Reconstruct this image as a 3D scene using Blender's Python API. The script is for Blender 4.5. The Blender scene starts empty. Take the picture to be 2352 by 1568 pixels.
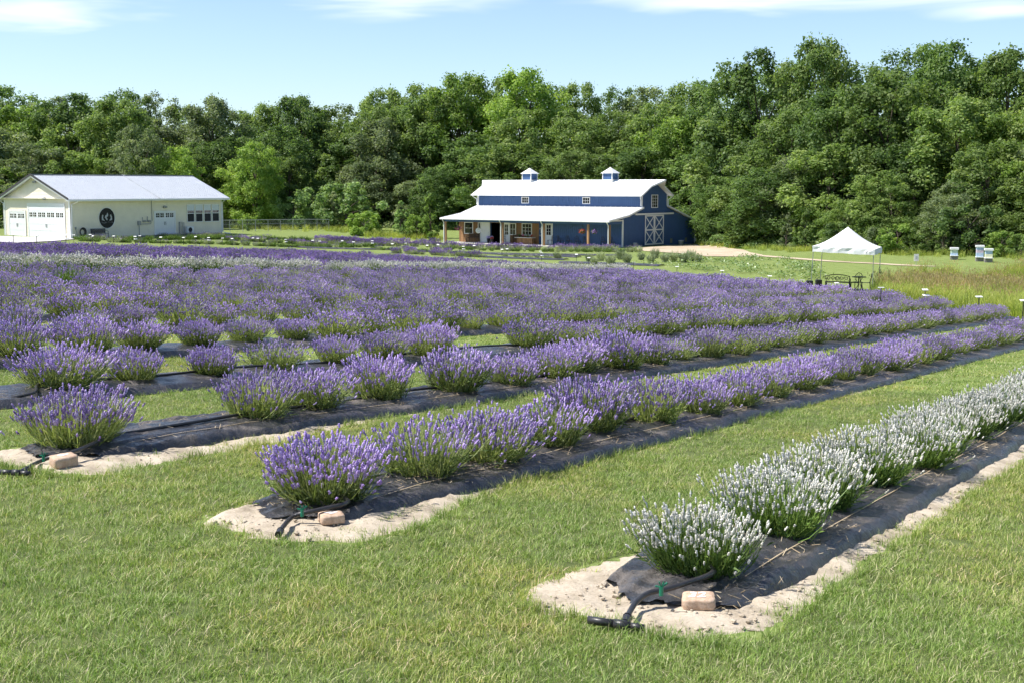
import bpy, bmesh, math, random
import numpy as np
from mathutils import Vector, Matrix

rng = np.random.default_rng(7)
random.seed(7)
SC = bpy.context.scene
COL = SC.collection
R = math.radians

# ------------------------------------------------------------------ camera, sky, sun, exposure
F_PX, CX, CY, YH = 3000.0, 1176.0, 784.0, 428.0      # photograph 2352 x 1568, horizon at 428
PITCH = math.atan((CY - YH) / F_PX)
cam = bpy.data.cameras.new('camera')
cam.sensor_width = 36.0
cam.lens = 36.0 * F_PX / 2352.0
cam.clip_start, cam.clip_end = 0.1, 3000.0
camo = bpy.data.objects.new('camera', cam)
COL.objects.link(camo)
camo.location = (0, 0, 0)
camo.rotation_euler = (R(90) - PITCH, 0, 0)
SC.camera = camo

SUN_AZ, SUN_EL = R(-95), R(56)                         # azimuth from +Y, clockwise positive
world = bpy.data.worlds.new('World')
SC.world = world
world.use_nodes = True
wn, wl = world.node_tree.nodes, world.node_tree.links
wn.clear()
w_out = wn.new('ShaderNodeOutputWorld')
w_bg = wn.new('ShaderNodeBackground')
w_bg.inputs['Strength'].default_value = 0.115
w_sky = wn.new('ShaderNodeTexSky')
w_sky.sky_type = 'NISHITA'
w_sky.sun_disc = False
w_sky.sun_elevation = SUN_EL
w_sky.sun_rotation = SUN_AZ
w_sky.air_density, w_sky.dust_density, w_sky.ozone_density = 0.78, 0.7, 2.2
# thin cirrus in direction space (azimuth / elevation), all round the sky
w_tc = wn.new('ShaderNodeTexCoord')
w_sep = wn.new('ShaderNodeSeparateXYZ')
wl.new(w_tc.outputs['Generated'], w_sep.inputs[0])
def wmath(op, a, b=None, c=None):
    n = wn.new('ShaderNodeMath'); n.operation = op
    for k, v in enumerate((a, b, c)):
        if v is None: continue
        if isinstance(v, (int, float)): n.inputs[k].default_value = v
        else: wl.new(v, n.inputs[k])
    return n.outputs[0]
az = wmath('MULTIPLY', wmath('ARCTAN2', w_sep.outputs['X'], w_sep.outputs['Y']), 180 / math.pi)
el = wmath('MULTIPLY', wmath('ARCSINE', w_sep.outputs['Z']), 180 / math.pi)
w_cmb = wn.new('ShaderNodeCombineXYZ')
wl.new(wmath('MULTIPLY', az, 0.10), w_cmb.inputs[0]); wl.new(wmath('MULTIPLY', el, 0.75), w_cmb.inputs[1])
w_noi = wn.new('ShaderNodeTexNoise')
w_noi.inputs['Scale'].default_value = 1.0; w_noi.inputs['Detail'].default_value = 3.0
w_noi.inputs['Roughness'].default_value = 0.55; w_noi.inputs['Distortion'].default_value = 0.6
wl.new(w_cmb.outputs[0], w_noi.inputs['Vector'])
w_pt = wn.new('ShaderNodeCombineXYZ')                  # the banks of cirrus recur round the horizon
wl.new(wmath('SUBTRACT', wmath('FLOORED_MODULO', wmath('ADD', az, 30.0), 62.0), 30.0), w_pt.inputs[0]); wl.new(el, w_pt.inputs[1])
cl = None
for (a0, e0, wa, we) in ((-19.6, 7.0, 5.0, 1.0), (-2.8, 7.85, 6.6, 0.95), (13.8, 7.9, 11.5, 0.85), (19.8, 7.05, 3.4, 0.42)):
    v1 = wn.new('ShaderNodeVectorMath'); v1.operation = 'MULTIPLY_ADD'
    wl.new(w_pt.outputs[0], v1.inputs[0]); v1.inputs[1].default_value = (1 / wa, 1 / we, 0); v1.inputs[2].default_value = (-a0 / wa, -e0 / we, 0)
    v2 = wn.new('ShaderNodeVectorMath'); v2.operation = 'LENGTH'; wl.new(v1.outputs[0], v2.inputs[0])
    cl = v2.outputs['Value'] if cl is None else wmath('MINIMUM', cl, v2.outputs['Value'])
cl = wmath('MULTIPLY_ADD', w_noi.outputs[0], 2.4, wmath('SUBTRACT', -.2, cl))
w_mr = wn.new('ShaderNodeMapRange'); w_mr.interpolation_type = 'SMOOTHSTEP'
w_mr.inputs['From Min'].default_value = -0.05; w_mr.inputs['From Max'].default_value = 0.95
w_mr.inputs['To Max'].default_value = 0.75
wl.new(cl, w_mr.inputs['Value'])
w_mix = wn.new('ShaderNodeMixRGB'); w_mix.blend_type = 'MIX'
wl.new(w_mr.outputs[0], w_mix.inputs['Fac'])
wl.new(w_sky.outputs[0], w_mix.inputs['Color1'])
w_mix.inputs['Color2'].default_value = (6.3, 6.6, 7.0, 1)
wl.new(w_mix.outputs[0], w_bg.inputs['Color'])
wl.new(w_bg.outputs[0], w_out.inputs['Surface'])

sun = bpy.data.lights.new('sun', 'SUN')
sun.energy, sun.angle, sun.color = 4.6, R(0.53), (1.0, 0.955, 0.89)
suno = bpy.data.objects.new('sun', sun)
COL.objects.link(suno)
sdir = Vector((math.sin(SUN_AZ) * math.cos(SUN_EL), math.cos(SUN_AZ) * math.cos(SUN_EL), math.sin(SUN_EL)))
suno.rotation_euler = sdir.to_track_quat('Z', 'Y').to_euler()
suno.location = (0, 0, 60)

SC.view_settings.view_transform = 'Standard'
SC.view_settings.look = 'None'
SC.view_settings.exposure = 0.82
SC.view_settings.gamma = 1.0
SC.view_settings.use_curve_mapping = False
SC.render.engine = 'CYCLES'
SC.cycles.max_bounces = 5
SC.cycles.diffuse_bounces = 3
SC.cycles.use_adaptive_sampling = True
SC.cycles.adaptive_threshold = 0.025
SC.cycles.adaptive_min_samples = 16
SC.cycles.glossy_bounces = 2
SC.cycles.transmission_bounces = 2
SC.cycles.transparent_max_bounces = 2
SC.cycles.use_denoising = True
SC.cycles.caustics_reflective = False
SC.cycles.caustics_refractive = False

# ------------------------------------------------------------------ terrain
CTRL = np.array([(-37, 111, -4.72), (-28, 124, -4.55), (-45, 117, -4.7), (-33, 117, -4.6), (9, 120, -5.66), (-6, 131, -5.66), (18.5, 133, -5.82),
                 (10, 128, -5.7), (2, 120, -5.7), (30, 83, -4.84), (24, 84, -4.9), (30, 100, -4.7), (45, 92, -4.5), (17, 85, -5.25), (18, 67, -5.75),
                 (10, 70, -5.9), (25, 62, -6.1), (0, 70, -6.0), (-15, 75, -6.0), (-28, 150, -4.9), (-10, 150, -5.2), (20, 96, -5.1), (5, 105, -5.55),
                 (-12, 112, -5.35), (0, 160, -5.3), (60, 60, -6.5), (-70, 110, -4.2), (70, 110, -4.3), (-20, 40, -7), (20, 40, -7)])
EU = [-3000, -200, 0, 560, 760, 1000, 1300, 1600, 1700, 1850, 2000, 2352, 2700, 6000]
EV = [150, 150, 150, 156, 168, 160, 150, 142, 122, 112, 103, 95, 92, 92]
def edge_y(u): return np.interp(u, EU, EV)
def ground(x, y):
    x = np.asarray(x, float); y = np.asarray(y, float)
    pl = -1.81 - 0.048 * x - 0.0403 * y
    num = np.zeros_like(pl); den = np.zeros_like(pl)
    for cx, cy, cz in CTRL:
        w = 1.0 / ((x - cx) ** 2 + (y - cy) ** 2 + 30.0) ** 2
        num += w * cz; den += w
    fl = num / den
    k = 0.16
    m = np.maximum(pl, fl)
    z = m + k * np.log(np.exp((pl - m) / k) + np.exp((fl - m) / k))
    yy = np.maximum(y, 20.0)
    u = CX + F_PX * x / yy
    d = np.clip(y - edge_y(u) - 2.0, 0, 45)
    return z + 0.13 * d * d / (d + 6.0)
def gz(x, y): return float(ground(x, y))
def ray(u, v):
    x = (u - CX) / F_PX; y = -(v - CY) / F_PX
    c, s = math.cos(PITCH), math.sin(PITCH)
    return np.array([x, c + y * s, -s + y * c])
def at(u, v, h=0.0):
    """the spot on the land (plus a height h) that the photograph shows at pixel u, v"""
    r = ray(u, v)
    t = np.concatenate([np.arange(3, 40, .05), np.arange(40, 260, .2)])
    p = r[None, :] * t[:, None]
    below = p[:, 2] - ground(p[:, 0], p[:, 1]) - h < 0
    k = int(np.argmax(below)) if below.any() else len(t) - 1
    return p[k]
ROW_AZ = R(31)
RD = np.array([math.sin(ROW_AZ), math.cos(ROW_AZ)])      # along the rows
RQ = np.array([-RD[1], RD[0]])                           # across the rows
def aq2xy(a, q): return a * RD[0] + q * RQ[0], a * RD[1] + q * RQ[1]
def xy2aq(x, y): return x * RD[0] + y * RD[1], x * RQ[0] + y * RQ[1]
Q0, DQ, NROW = 2.72, 2.68, 20
def row_start(i): return (6.48, 6.6, 6.88)[i] if i < 3 else 7.0
def row_end(i):
    q = Q0 + DQ * i
    return float(np.interp(q, [2, 6.9, 10.3, 14.6, 18.7, 23.9, 30, 60], [46, 42, 47.5, 52.5, 56.5, 61, 65.5, 68]))
def wob(t, s=0.0):
    return (np.sin(1.7 * t + s) + .6 * np.sin(4.1 * t + 2.3 * s + 1) + .4 * np.sin(9.3 * t + 3.1 * s + 2) + .25 * np.sin(21 * t + s)) / 2.25
BED_A0 = [5.38, 5.62, 6.0] + [6.3] * 30
def bed_right(i, a):
    a = np.asarray(a, float)
    if i == 0: b = np.full_like(a, .66)
    elif i == 1: b = np.interp(a, [5.5, 6.6, 8.2, 10, 60], [.8, .8, .50, .50, .5])
    elif i == 2: b = np.interp(a, [5.9, 7.0, 8.5, 10.5, 60], [.93, .86, .70, .51, .5])
    else: b = np.full_like(a, .5)
    return b + .04 * wob(a * 1.3, i) + .035 * wob(a * 5.1, i + 2)
def bed_left(i, a):
    a = np.asarray(a, float)
    b = np.interp(a, [5.3, 6.5, 8, 60], [.66, .56, .5, .5]) if i == 0 else np.interp(a, [5.5, 6.5, 8, 60], [.28, .4, .5, .5])
    return b + .04 * wob(a * 1.5, i + 5) + .03 * wob(a * 5.7, i)
def in_bed(x, y):
    a, q = xy2aq(np.asarray(x, float), np.asarray(y, float))
    res = np.zeros(a.shape, bool)
    for i in range(NROW):
        dq = q - (Q0 + DQ * i)
        near = np.abs(dq) < 1.2
        w = np.where(dq < 0, -dq / bed_right(i, a), dq / bed_left(i, a))
        a0 = BED_A0[i] + .35 * np.clip(w, 0, 1) ** 4 + .09 * wob(dq * 6.5, i + 1)
        res |= near & (w < 1) & (a > a0) & (a < row_end(i) + .8)
    return res

# ------------------------------------------------------------------ materials
def newmat(name):
    m = bpy.data.materials.new(name); m.use_nodes = True
    nt = m.node_tree; nt.nodes.clear()
    out = nt.nodes.new('ShaderNodeOutputMaterial')
    return m, nt, out
class NT:
    def __init__(s, name):
        s.m, s.t, s.out = newmat(name); s.n, s.l = s.t.nodes, s.t.links
    def node(s, typ, **kw):
        n = s.n.new(typ)
        for k, v in kw.items(): setattr(n, k, v)
        return n
    def put(s, sock, v):
        if hasattr(v, 'is_output') or hasattr(v, 'links'): s.l.new(v, sock)
        else: sock.default_value = v
    def noise(s, scale, detail=4, rough=.55, vec=None, dist=0):
        n = s.node('ShaderNodeTexNoise'); n.inputs['Scale'].default_value = scale; n.inputs['Detail'].default_value = detail
        n.inputs['Roughness'].default_value = rough; n.inputs['Distortion'].default_value = dist
        if vec is not None: s.l.new(vec, n.inputs['Vector'])
        return n.outputs[0]
    def ramp(s, fac, stops):
        n = s.node('ShaderNodeValToRGB'); e = n.color_ramp.elements
        while len(e) < len(stops): e.new(0.5)
        for k, (p, c) in enumerate(stops):
            e[k].position = p; e[k].color = (c[0], c[1], c[2], 1)
        s.l.new(fac, n.inputs[0]); return n.outputs[0]
    def mix(s, fac, a, b, mode='MIX'):
        n = s.node('ShaderNodeMixRGB', blend_type=mode)
        s.put(n.inputs[0], fac)
        for k, v in ((1, a), (2, b)):
            s.put(n.inputs[k], (v[0], v[1], v[2], 1) if isinstance(v, tuple) else v)
        return n.outputs[0]
    def math(s, op, a, b=0.0):
        n = s.node('ShaderNodeMath', operation=op); s.put(n.inputs[0], a); s.put(n.inputs[1], b); return n.outputs[0]
    def attr(s, name): return s.node('ShaderNodeAttribute', attribute_name=name).outputs['Fac']
    def geo(s, o='Position'): return s.node('ShaderNodeNewGeometry').outputs[o]
    def objco(s): return s.node('ShaderNodeTexCoord').outputs['Object']
    def orand(s): return s.node('ShaderNodeObjectInfo').outputs['Random']
    def bump(s, h, strength=.3, dist=.02):
        n = s.node('ShaderNodeBump'); n.inputs['Strength'].default_value = strength; n.inputs['Distance'].default_value = dist
        s.l.new(h, n.inputs['Height']); return n.outputs[0]
    def bsdf(s, color, rough=.6, spec=.3, metal=0, normal=None, **kw):
        b = s.node('ShaderNodeBsdfPrincipled')
        s.put(b.inputs['Base Color'], (color[0], color[1], color[2], 1) if isinstance(color, tuple) else color)
        s.put(b.inputs['Roughness'], rough); b.inputs['Specular IOR Level'].default_value = spec; b.inputs['Metallic'].default_value = metal
        for k, v in kw.items(): s.put(b.inputs[k], v)
        if normal is not None: s.l.new(normal, b.inputs['Normal'])
        return b.outputs[0]
    def done(s, sh): s.l.new(sh, s.out.inputs['Surface']); return s.m

def plain(name, color, rough=.55, spec=.3, metal=0, var=.12, scale=6, bump=0.0):
    t = NT(name)
    n = t.noise(scale, 4, .6, t.objco())
    c = t.mix(t.math('MULTIPLY', t.math('SUBTRACT', n, .35), 1.6), tuple(x * (1 - var) for x in color), tuple(min(x * (1 + var), .95) for x in color))
    nm = t.bump(t.noise(scale * 6, 3, .6, t.objco()), bump, .01) if bump else None
    return t.done(t.bsdf(c, rough, spec, metal, nm))

def leafmat(name, stops, trans=.35, wscale=None, wcol=None, ovar=.35, rough=.5, spec=.25, tcol=(1.25, 1.3, .7), w2=None):
    """foliage: colour per leaf (attribute rnd), drift per plant, light passing through"""
    t = NT(name)
    c = t.ramp(t.attr('rnd'), stops)
    if ovar:
        o = t.orand()
        c = t.mix(1.0, c, t.ramp(o, [(0, (1 - ovar, 1 - ovar * .9, 1 - ovar)), (.5, (1, 1, 1)), (1, (1 + ovar * 1.1, 1 + ovar, 1 + ovar * .8))]), 'MULTIPLY')
    if wscale:
        n = t.noise(wscale, 3, .55, t.geo())
        f = t.node('ShaderNodeMapRange'); t.l.new(n, f.inputs[0]); f.inputs[1].default_value = .42; f.inputs[2].default_value = .68
        c = t.mix(f.outputs[0], c, t.mix(1.0, c, wcol, 'MULTIPLY'))
    if w2:
        n2 = t.noise(w2[0], 4, .6, t.geo()); f2 = t.node('ShaderNodeMapRange'); t.l.new(n2, f2.inputs[0]); f2.inputs[1].default_value = .48; f2.inputs[2].default_value = .72
        c = t.mix(f2.outputs[0], c, t.mix(1.0, c, w2[1], 'MULTIPLY'))
    b = t.bsdf(c, rough, spec)
    tr = t.node('ShaderNodeBsdfTranslucent'); t.l.new(t.mix(1.0, c, tcol, 'MULTIPLY'), tr.inputs[0])
    mx = t.node('ShaderNodeMixShader'); mx.inputs[0].default_value = trans
    t.l.new(b, mx.inputs[1]); t.l.new(tr.outputs[0], mx.inputs[2])
    return t.done(mx.outputs[0])

def lawn_mat():
    t = NT('lawn'); p = t.geo()
    big = t.noise(.22, 4, .6, p); mid = t.noise(1.6, 4, .65, p); fine = t.noise(26, 3, .7, p)
    c = t.ramp(mid, [(.25, (.115, .170, .038)), (.5, (.170, .225, .062)), (.75, (.250, .280, .11))])
    c = t.mix(t.math('MULTIPLY', big, .55), c, (.225, .265, .085))
    c = t.mix(1.0, c, t.ramp(fine, [(.25, (.55, .58, .5)), (.55, (1, 1, 1)), (.8, (1.3, 1.25, 1.2))]), 'MULTIPLY')
    return t.done(t.bsdf(c, .85, .15, 0, t.bump(fine, .6, .03)))
M = {}
M['lawn'] = lawn_mat()
M['thatch'] = plain('thatch_soil', (.120, .150, .052), .95, .1, 0, .35, 9, .5)
def sand_mat():
    t = NT('sand'); p = t.geo()
    n = t.noise(3.5, 5, .65, p); f = t.noise(60, 4, .7, p)
    c = t.ramp(n, [(.28, (.24, .20, .145)), (.48, (.43, .365, .28)), (.75, (.57, .50, .40))])
    c = t.mix(1.0, c, t.ramp(f, [(.25, (.72, .70, .66)), (.5, (1, 1, 1)), (.8, (1.08, 1.08, 1.08))]), 'MULTIPLY')
    h = t.math('ADD', t.math('MULTIPLY', t.noise(14, 5, .7, p), .6), t.math('MULTIPLY', f, .3))
    return t.done(t.bsdf(c, .95, .1, 0, t.bump(h, .55, .04)))
M['sand'] = sand_mat()
def gravel_mat():
    t = NT('gravel'); p = t.geo()
    n = t.noise(.5, 5, .65, p); f = t.noise(9, 4, .75, p)
    c = t.ramp(n, [(.3, (.38, .30, .21)), (.55, (.50, .41, .30)), (.75, (.58, .50, .38))])
    c = t.mix(1.0, c, t.ramp(f, [(.25, (.7, .7, .7)), (.55, (1, 1, 1))]), 'MULTIPLY')
    return t.done(t.bsdf(c, .95, .1, 0, t.bump(f, .5, .05)))
M['gravel'] = gravel_mat()
def fabric_mat():
    t = NT('weed_fabric'); p = t.geo()
    dirt = t.noise(2.4, 6, .7, p); fine = t.noise(45, 4, .7, p); mid = t.noise(11, 4, .6, p)
    f = t.math('MULTIPLY', t.math('SUBTRACT', dirt, .50), 3.2)
    cl = t.node('ShaderNodeClamp'); t.l.new(f, cl.inputs[0]); cl.inputs[2].default_value = .55
    c = t.mix(cl.outputs[0], (.040, .040, .044), (.21, .18, .15))
    c = t.mix(1.0, c, t.ramp(mid, [(.3, (.7, .7, .72)), (.6, (1.15, 1.15, 1.15))]), 'MULTIPLY')
    rg = t.math('ADD', .30, t.math('MULTIPLY', cl.outputs[0], .7))
    return t.done(t.bsdf(c, rg, .45, 0, t.bump(t.math('ADD', t.math('MULTIPLY', mid, .7), t.math('MULTIPLY', fine, .3)), .8, .04)))
M['fabric'] = fabric_mat()
M['grass'] = leafmat('grass_blades', [(0, (.113, .198, .032)), (.32, (.192, .294, .058)), (.60, (.280, .364, .112)), (.82, (.375, .430, .19)), (.91, (.50, .47, .28)), (1, (.66, .60, .43))],
                     .30, .9, (1.40, 1.20, 1.35), .22, w2=(.33, (1.42, 1.10, 1.05)))
M['meadow'] = leafmat('meadow_blades', [(0, (.18, .25, .045)), (.5, (.32, .39, .08)), (1, (.44, .46, .14))], .45, .12, (1.15, 1.05, .95), .3)
M['seedheads'] = leafmat('seed_heads', [(0, (.30, .22, .10)), (.5, (.40, .31, .15)), (1, (.52, .44, .26))], .3, .08, (1.05, .88, .75), .25)
M['straw'] = leafmat('straw', [(0, (.36, .26, .15)), (.5, (.50, .39, .25)), (1, (.62, .53, .38))], .2, None, None, 0)
M['bloom'] = leafmat('purple_blossom', [(0, (.29, .19, .46)), (.35, (.455, .33, .67)), (.7, (.58, .465, .79)), (1, (.74, .66, .87))], .30, None, None, .22, .6, .15, (1.1, 1.0, 1.15))
M['bloom_far'] = leafmat('violet_blossom', [(0, (.21, .13, .38)), (.5, (.35, .235, .57)), (1, (.50, .39, .70))], .30, None, None, .25, .6, .15, (1.1, 1.0, 1.15))
M['bloom_white'] = leafmat('white_blossom', [(0, (.59, .57, .50)), (.5, (.77, .75, .69)), (1, (.90, .89, .85))], .25, None, None, .08, .6, .15, (1, 1, 1))
M['lavleaf'] = leafmat('lavender_leaf', [(0, (.10, .145, .05)), (.4, (.185, .245, .08)), (.75, (.29, .34, .13)), (1, (.42, .43, .25))], .32, None, None, .3)
M['lavgreen'] = leafmat('fresh_green_leaf', [(0, (.06, .11, .025)), (.5, (.12, .20, .045)), (1, (.22, .30, .09))], .25, None, None, .2)
M['sage'] = leafmat('grey_green_leaf', [(0, (.16, .20, .11)), (.5, (.28, .33, .19)), (1, (.44, .47, .31))], .25, None, None, .3)
M['squash'] = leafmat('broad_leaf', [(0, (.11, .18, .05)), (.75, (.18, .26, .08)), (1, (.36, .42, .26))], .25, None, None, .2, .4, .4)
LEAF_SETS = {'dark': [(0, (0.069, 0.124, 0.035)), (.5, (0.131, 0.207, 0.065)), (1, (0.227, 0.311, 0.118))],
             'mid': [(0, (0.092, 0.155, 0.041)), (.5, (0.176, 0.255, 0.076)), (1, (0.296, 0.365, 0.139))],
             'bright': [(0, (0.111, 0.193, 0.037)), (.5, (0.215, 0.322, 0.069)), (1, (0.346, 0.435, 0.131))],
             'grey': [(0, (0.118, 0.165, 0.080)), (.5, (0.214, 0.269, 0.134)), (1, (0.351, 0.393, 0.227))],
             'pale': [(0, (0.128, 0.207, 0.073)), (.5, (0.235, 0.338, 0.127)), (1, (0.399, 0.524, 0.227))]}
for k, v in LEAF_SETS.items(): M['leaf_' + k] = leafmat('leaf_' + k, v, .50, .35, (.84, .88, .86), .25, .5, .22)
M['bark'] = plain('bark', (.115, .095, .075), .9, .1, 0, .35, 3, .6)
def siding_mat(name, col):
    t = NT(name); n = t.noise(1.2, 4, .6, t.objco()); f = t.noise(14, 3, .6, t.objco())
    c = t.mix(1.0, col, t.ramp(n, [(.3, (.93, .93, .92)), (.7, (1.04, 1.04, 1.04))]), 'MULTIPLY')
    c = t.mix(1.0, c, t.ramp(f, [(.3, (.96, .96, .95)), (.7, (1.02, 1.02, 1.02))]), 'MULTIPLY')
    return t.done(t.bsdf(c, .5, .3))
M['cream'] = siding_mat('cream_siding', (.82, .75, .60))
M['blue'] = siding_mat('blue_siding', (.058, .114, .255))
M['white'] = plain('white_paint', (.78, .78, .77), .45, .35, 0, .04, 3)
M['door_white'] = plain('door_paint', (.72, .73, .75), .45, .35, 0, .04, 3)
M['roof_white'] = plain('white_roof_metal', (.80, .80, .79), .35, .45, 0, .03, 2)
M['roof_grey'] = plain('pale_blue_grey_roof_metal', (.50, .525, .56), .36, .5, .2, .05, 1.2)
M['trim_dark'] = plain('dark_trim', (.05, .045, .05), .5, .4, 0, .1)
M['concrete'] = plain('concrete', (.58, .56, .52), .9, .15, 0, .12, 2, .3)
M['block'] = plain('grey_block', (.24, .225, .21), .95, .1, 0, .15, 8, .4)
M['metal'] = plain('galvanised_metal', (.42, .43, .44), .4, .5, .6, .1, 8)
M['greymetal'] = plain('grey_painted_metal', (.33, .34, .34), .5, .4, .2, .08, 6)
M['black'] = plain('black_metal', (.016, .016, .017), .42, .45, 0, .2, 10)
M['pipe'] = plain('black_poly_pipe', (.035, .033, .034), .38, .5, 0, .3, 12, .1)
M['green_plastic'] = plain('green_plastic', (.012, .17, .095), .4, .45, 0, .1)
M['canopy'] = plain('white_canvas', (.80, .80, .80), .75, .2, 0, .02, 3)
M['brown'] = plain('brown_bench', (.085, .05, .032), .6, .3, 0, .25, 8)
M['marker'] = plain('marker_plate', (.78, .77, .74), .5, .35, 0, .05)
def wood_mat(name, a, b, sc=(14, 14, 1.2)):
    t = NT(name); mp = t.node('ShaderNodeMapping'); mp.inputs['Scale'].default_value = sc
    t.l.new(t.objco(), mp.inputs[0])
    n = t.noise(1.0, 6, .65, mp.outputs[0], .8)
    c = t.ramp(n, [(.3, a), (.7, b)])
    c = t.mix(1.0, c, t.ramp(t.orand(), [(0, (.75, .74, .72)), (1, (1.2, 1.18, 1.15))]), 'MULTIPLY')
    return t.done(t.bsdf(c, .65, .25, 0, t.bump(n, .2, .01)))
M['wood'] = wood_mat('cedar_boards', (.20, .105, .050), (.33, .195, .100))
M['post_wood'] = wood_mat('post_timber', (.27, .15, .075), (.40, .245, .135))
M['fence_wood'] = wood_mat('weathered_boards', (.16, .125, .10), (.26, .21, .17))
def brick_mat():
    t = NT('paver_stone'); p = t.objco()
    n = t.noise(22, 5, .7, p); f = t.noise(120, 3, .7, p)
    c = t.ramp(n, [(.25, (.34, .22, .15)), (.5, (.50, .36, .26)), (.78, (.62, .50, .39))])
    c = t.mix(1.0, c, t.ramp(f, [(.3, (.8, .8, .8)), (.6, (1.05, 1.05, 1.05))]), 'MULTIPLY')
    return t.done(t.bsdf(c, .9, .15, 0, t.bump(t.math('ADD', n, t.math('MULTIPLY', f, .4)), .5, .008)))
M['brick'] = brick_mat()
def glass_mat(name, c, rough=.06):
    t = NT(name); return t.done(t.bsdf(c, rough, .6))
M['glass'] = glass_mat('dark_glass', (.012, .014, .016))
M['blind'] = plain('white_blind', (.62, .66, .70), .6, .3, 0, .03)
M['screen'] = plain('insect_screen', (.035, .037, .042), .7, .2, 0, .1, 30)
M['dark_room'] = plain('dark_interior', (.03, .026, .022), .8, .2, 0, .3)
M['paint_white'] = plain('white_paint_mark', (.82, .80, .80), .6, .3, 0, .05)
for nm, c in (('hive_green', (.52, .62, .50)), ('hive_blue', (.40, .52, .68)), ('hive_pink', (.62, .50, .60)), ('hive_cream', (.68, .68, .48)),
              ('flower_red', (.42, .07, .06)), ('flower_pink', (.60, .16, .30)), ('flower_purple', (.30, .16, .52)), ('flower_lilac', (.55, .48, .78)),
              ('sign_black', (.010, .010, .012)), ('emblem_grey', (.48, .49, .51)), ('emblem_dim', (.17, .17, .18)), ('water_white', (.74, .76, .78)), ('vent_tan', (.26, .27, .20))):
    M[nm] = plain(nm, c, .5, .35, 0, .08)

# ------------------------------------------------------------------ mesh helpers
def tag(o, label=None, cat=None, group=None, kind=None):
    if label: o['label'] = label
    if cat: o['category'] = cat
    if group: o['group'] = group
    if kind: o['kind'] = kind
    return o
def link(name, me, mat=None, parent=None):
    o = bpy.data.objects.new(name, me)
    if me is not None and mat is not None and not me.materials: me.materials.append(M[mat] if isinstance(mat, str) else mat)
    COL.objects.link(o)
    if parent is not None: o.parent = parent
    return o
def empty(name, loc=(0, 0, 0), rz=0.0, parent=None):
    o = bpy.data.objects.new(name, None); o.empty_display_size = .2
    COL.objects.link(o); o.location = loc; o.rotation_euler = (0, 0, rz)
    if parent is not None: o.parent = parent
    return o
def npmesh(name, V, Fs, rnd=None, smooth=False, mats=None, fmat=None):
    """V (n,3); Fs a list of index arrays (m,3) or (m,4)"""
    me = bpy.data.meshes.new(name)
    V = np.ascontiguousarray(V, np.float32)
    if not isinstance(Fs, list): Fs = [Fs]
    Fs = [np.asarray(f, np.int32) for f in Fs if len(f)]
    loops = np.concatenate([f.ravel() for f in Fs])
    tot = np.concatenate([np.full(len(f), f.shape[1], np.int32) for f in Fs])
    st = np.concatenate([[0], np.cumsum(tot)[:-1]]).astype(np.int32)
    me.vertices.add(len(V)); me.vertices.foreach_set('co', V.ravel())
    me.loops.add(len(loops)); me.loops.foreach_set('vertex_index', loops)
    me.polygons.add(len(tot)); me.polygons.foreach_set('loop_start', st)
    if smooth: me.polygons.foreach_set('use_smooth', np.ones(len(tot), bool))
    if rnd is not None:
        at_ = me.attributes.new('rnd', 'FLOAT', 'POINT'); at_.data.foreach_set('value', np.ascontiguousarray(rnd, np.float32))
    for m in mats or []: me.materials.append(M[m] if isinstance(m, str) else m)
    if fmat is not None: me.polygons.foreach_set('material_index', np.ascontiguousarray(fmat, np.int32))
    me.update(calc_edges=True); me.validate()
    return me

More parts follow.
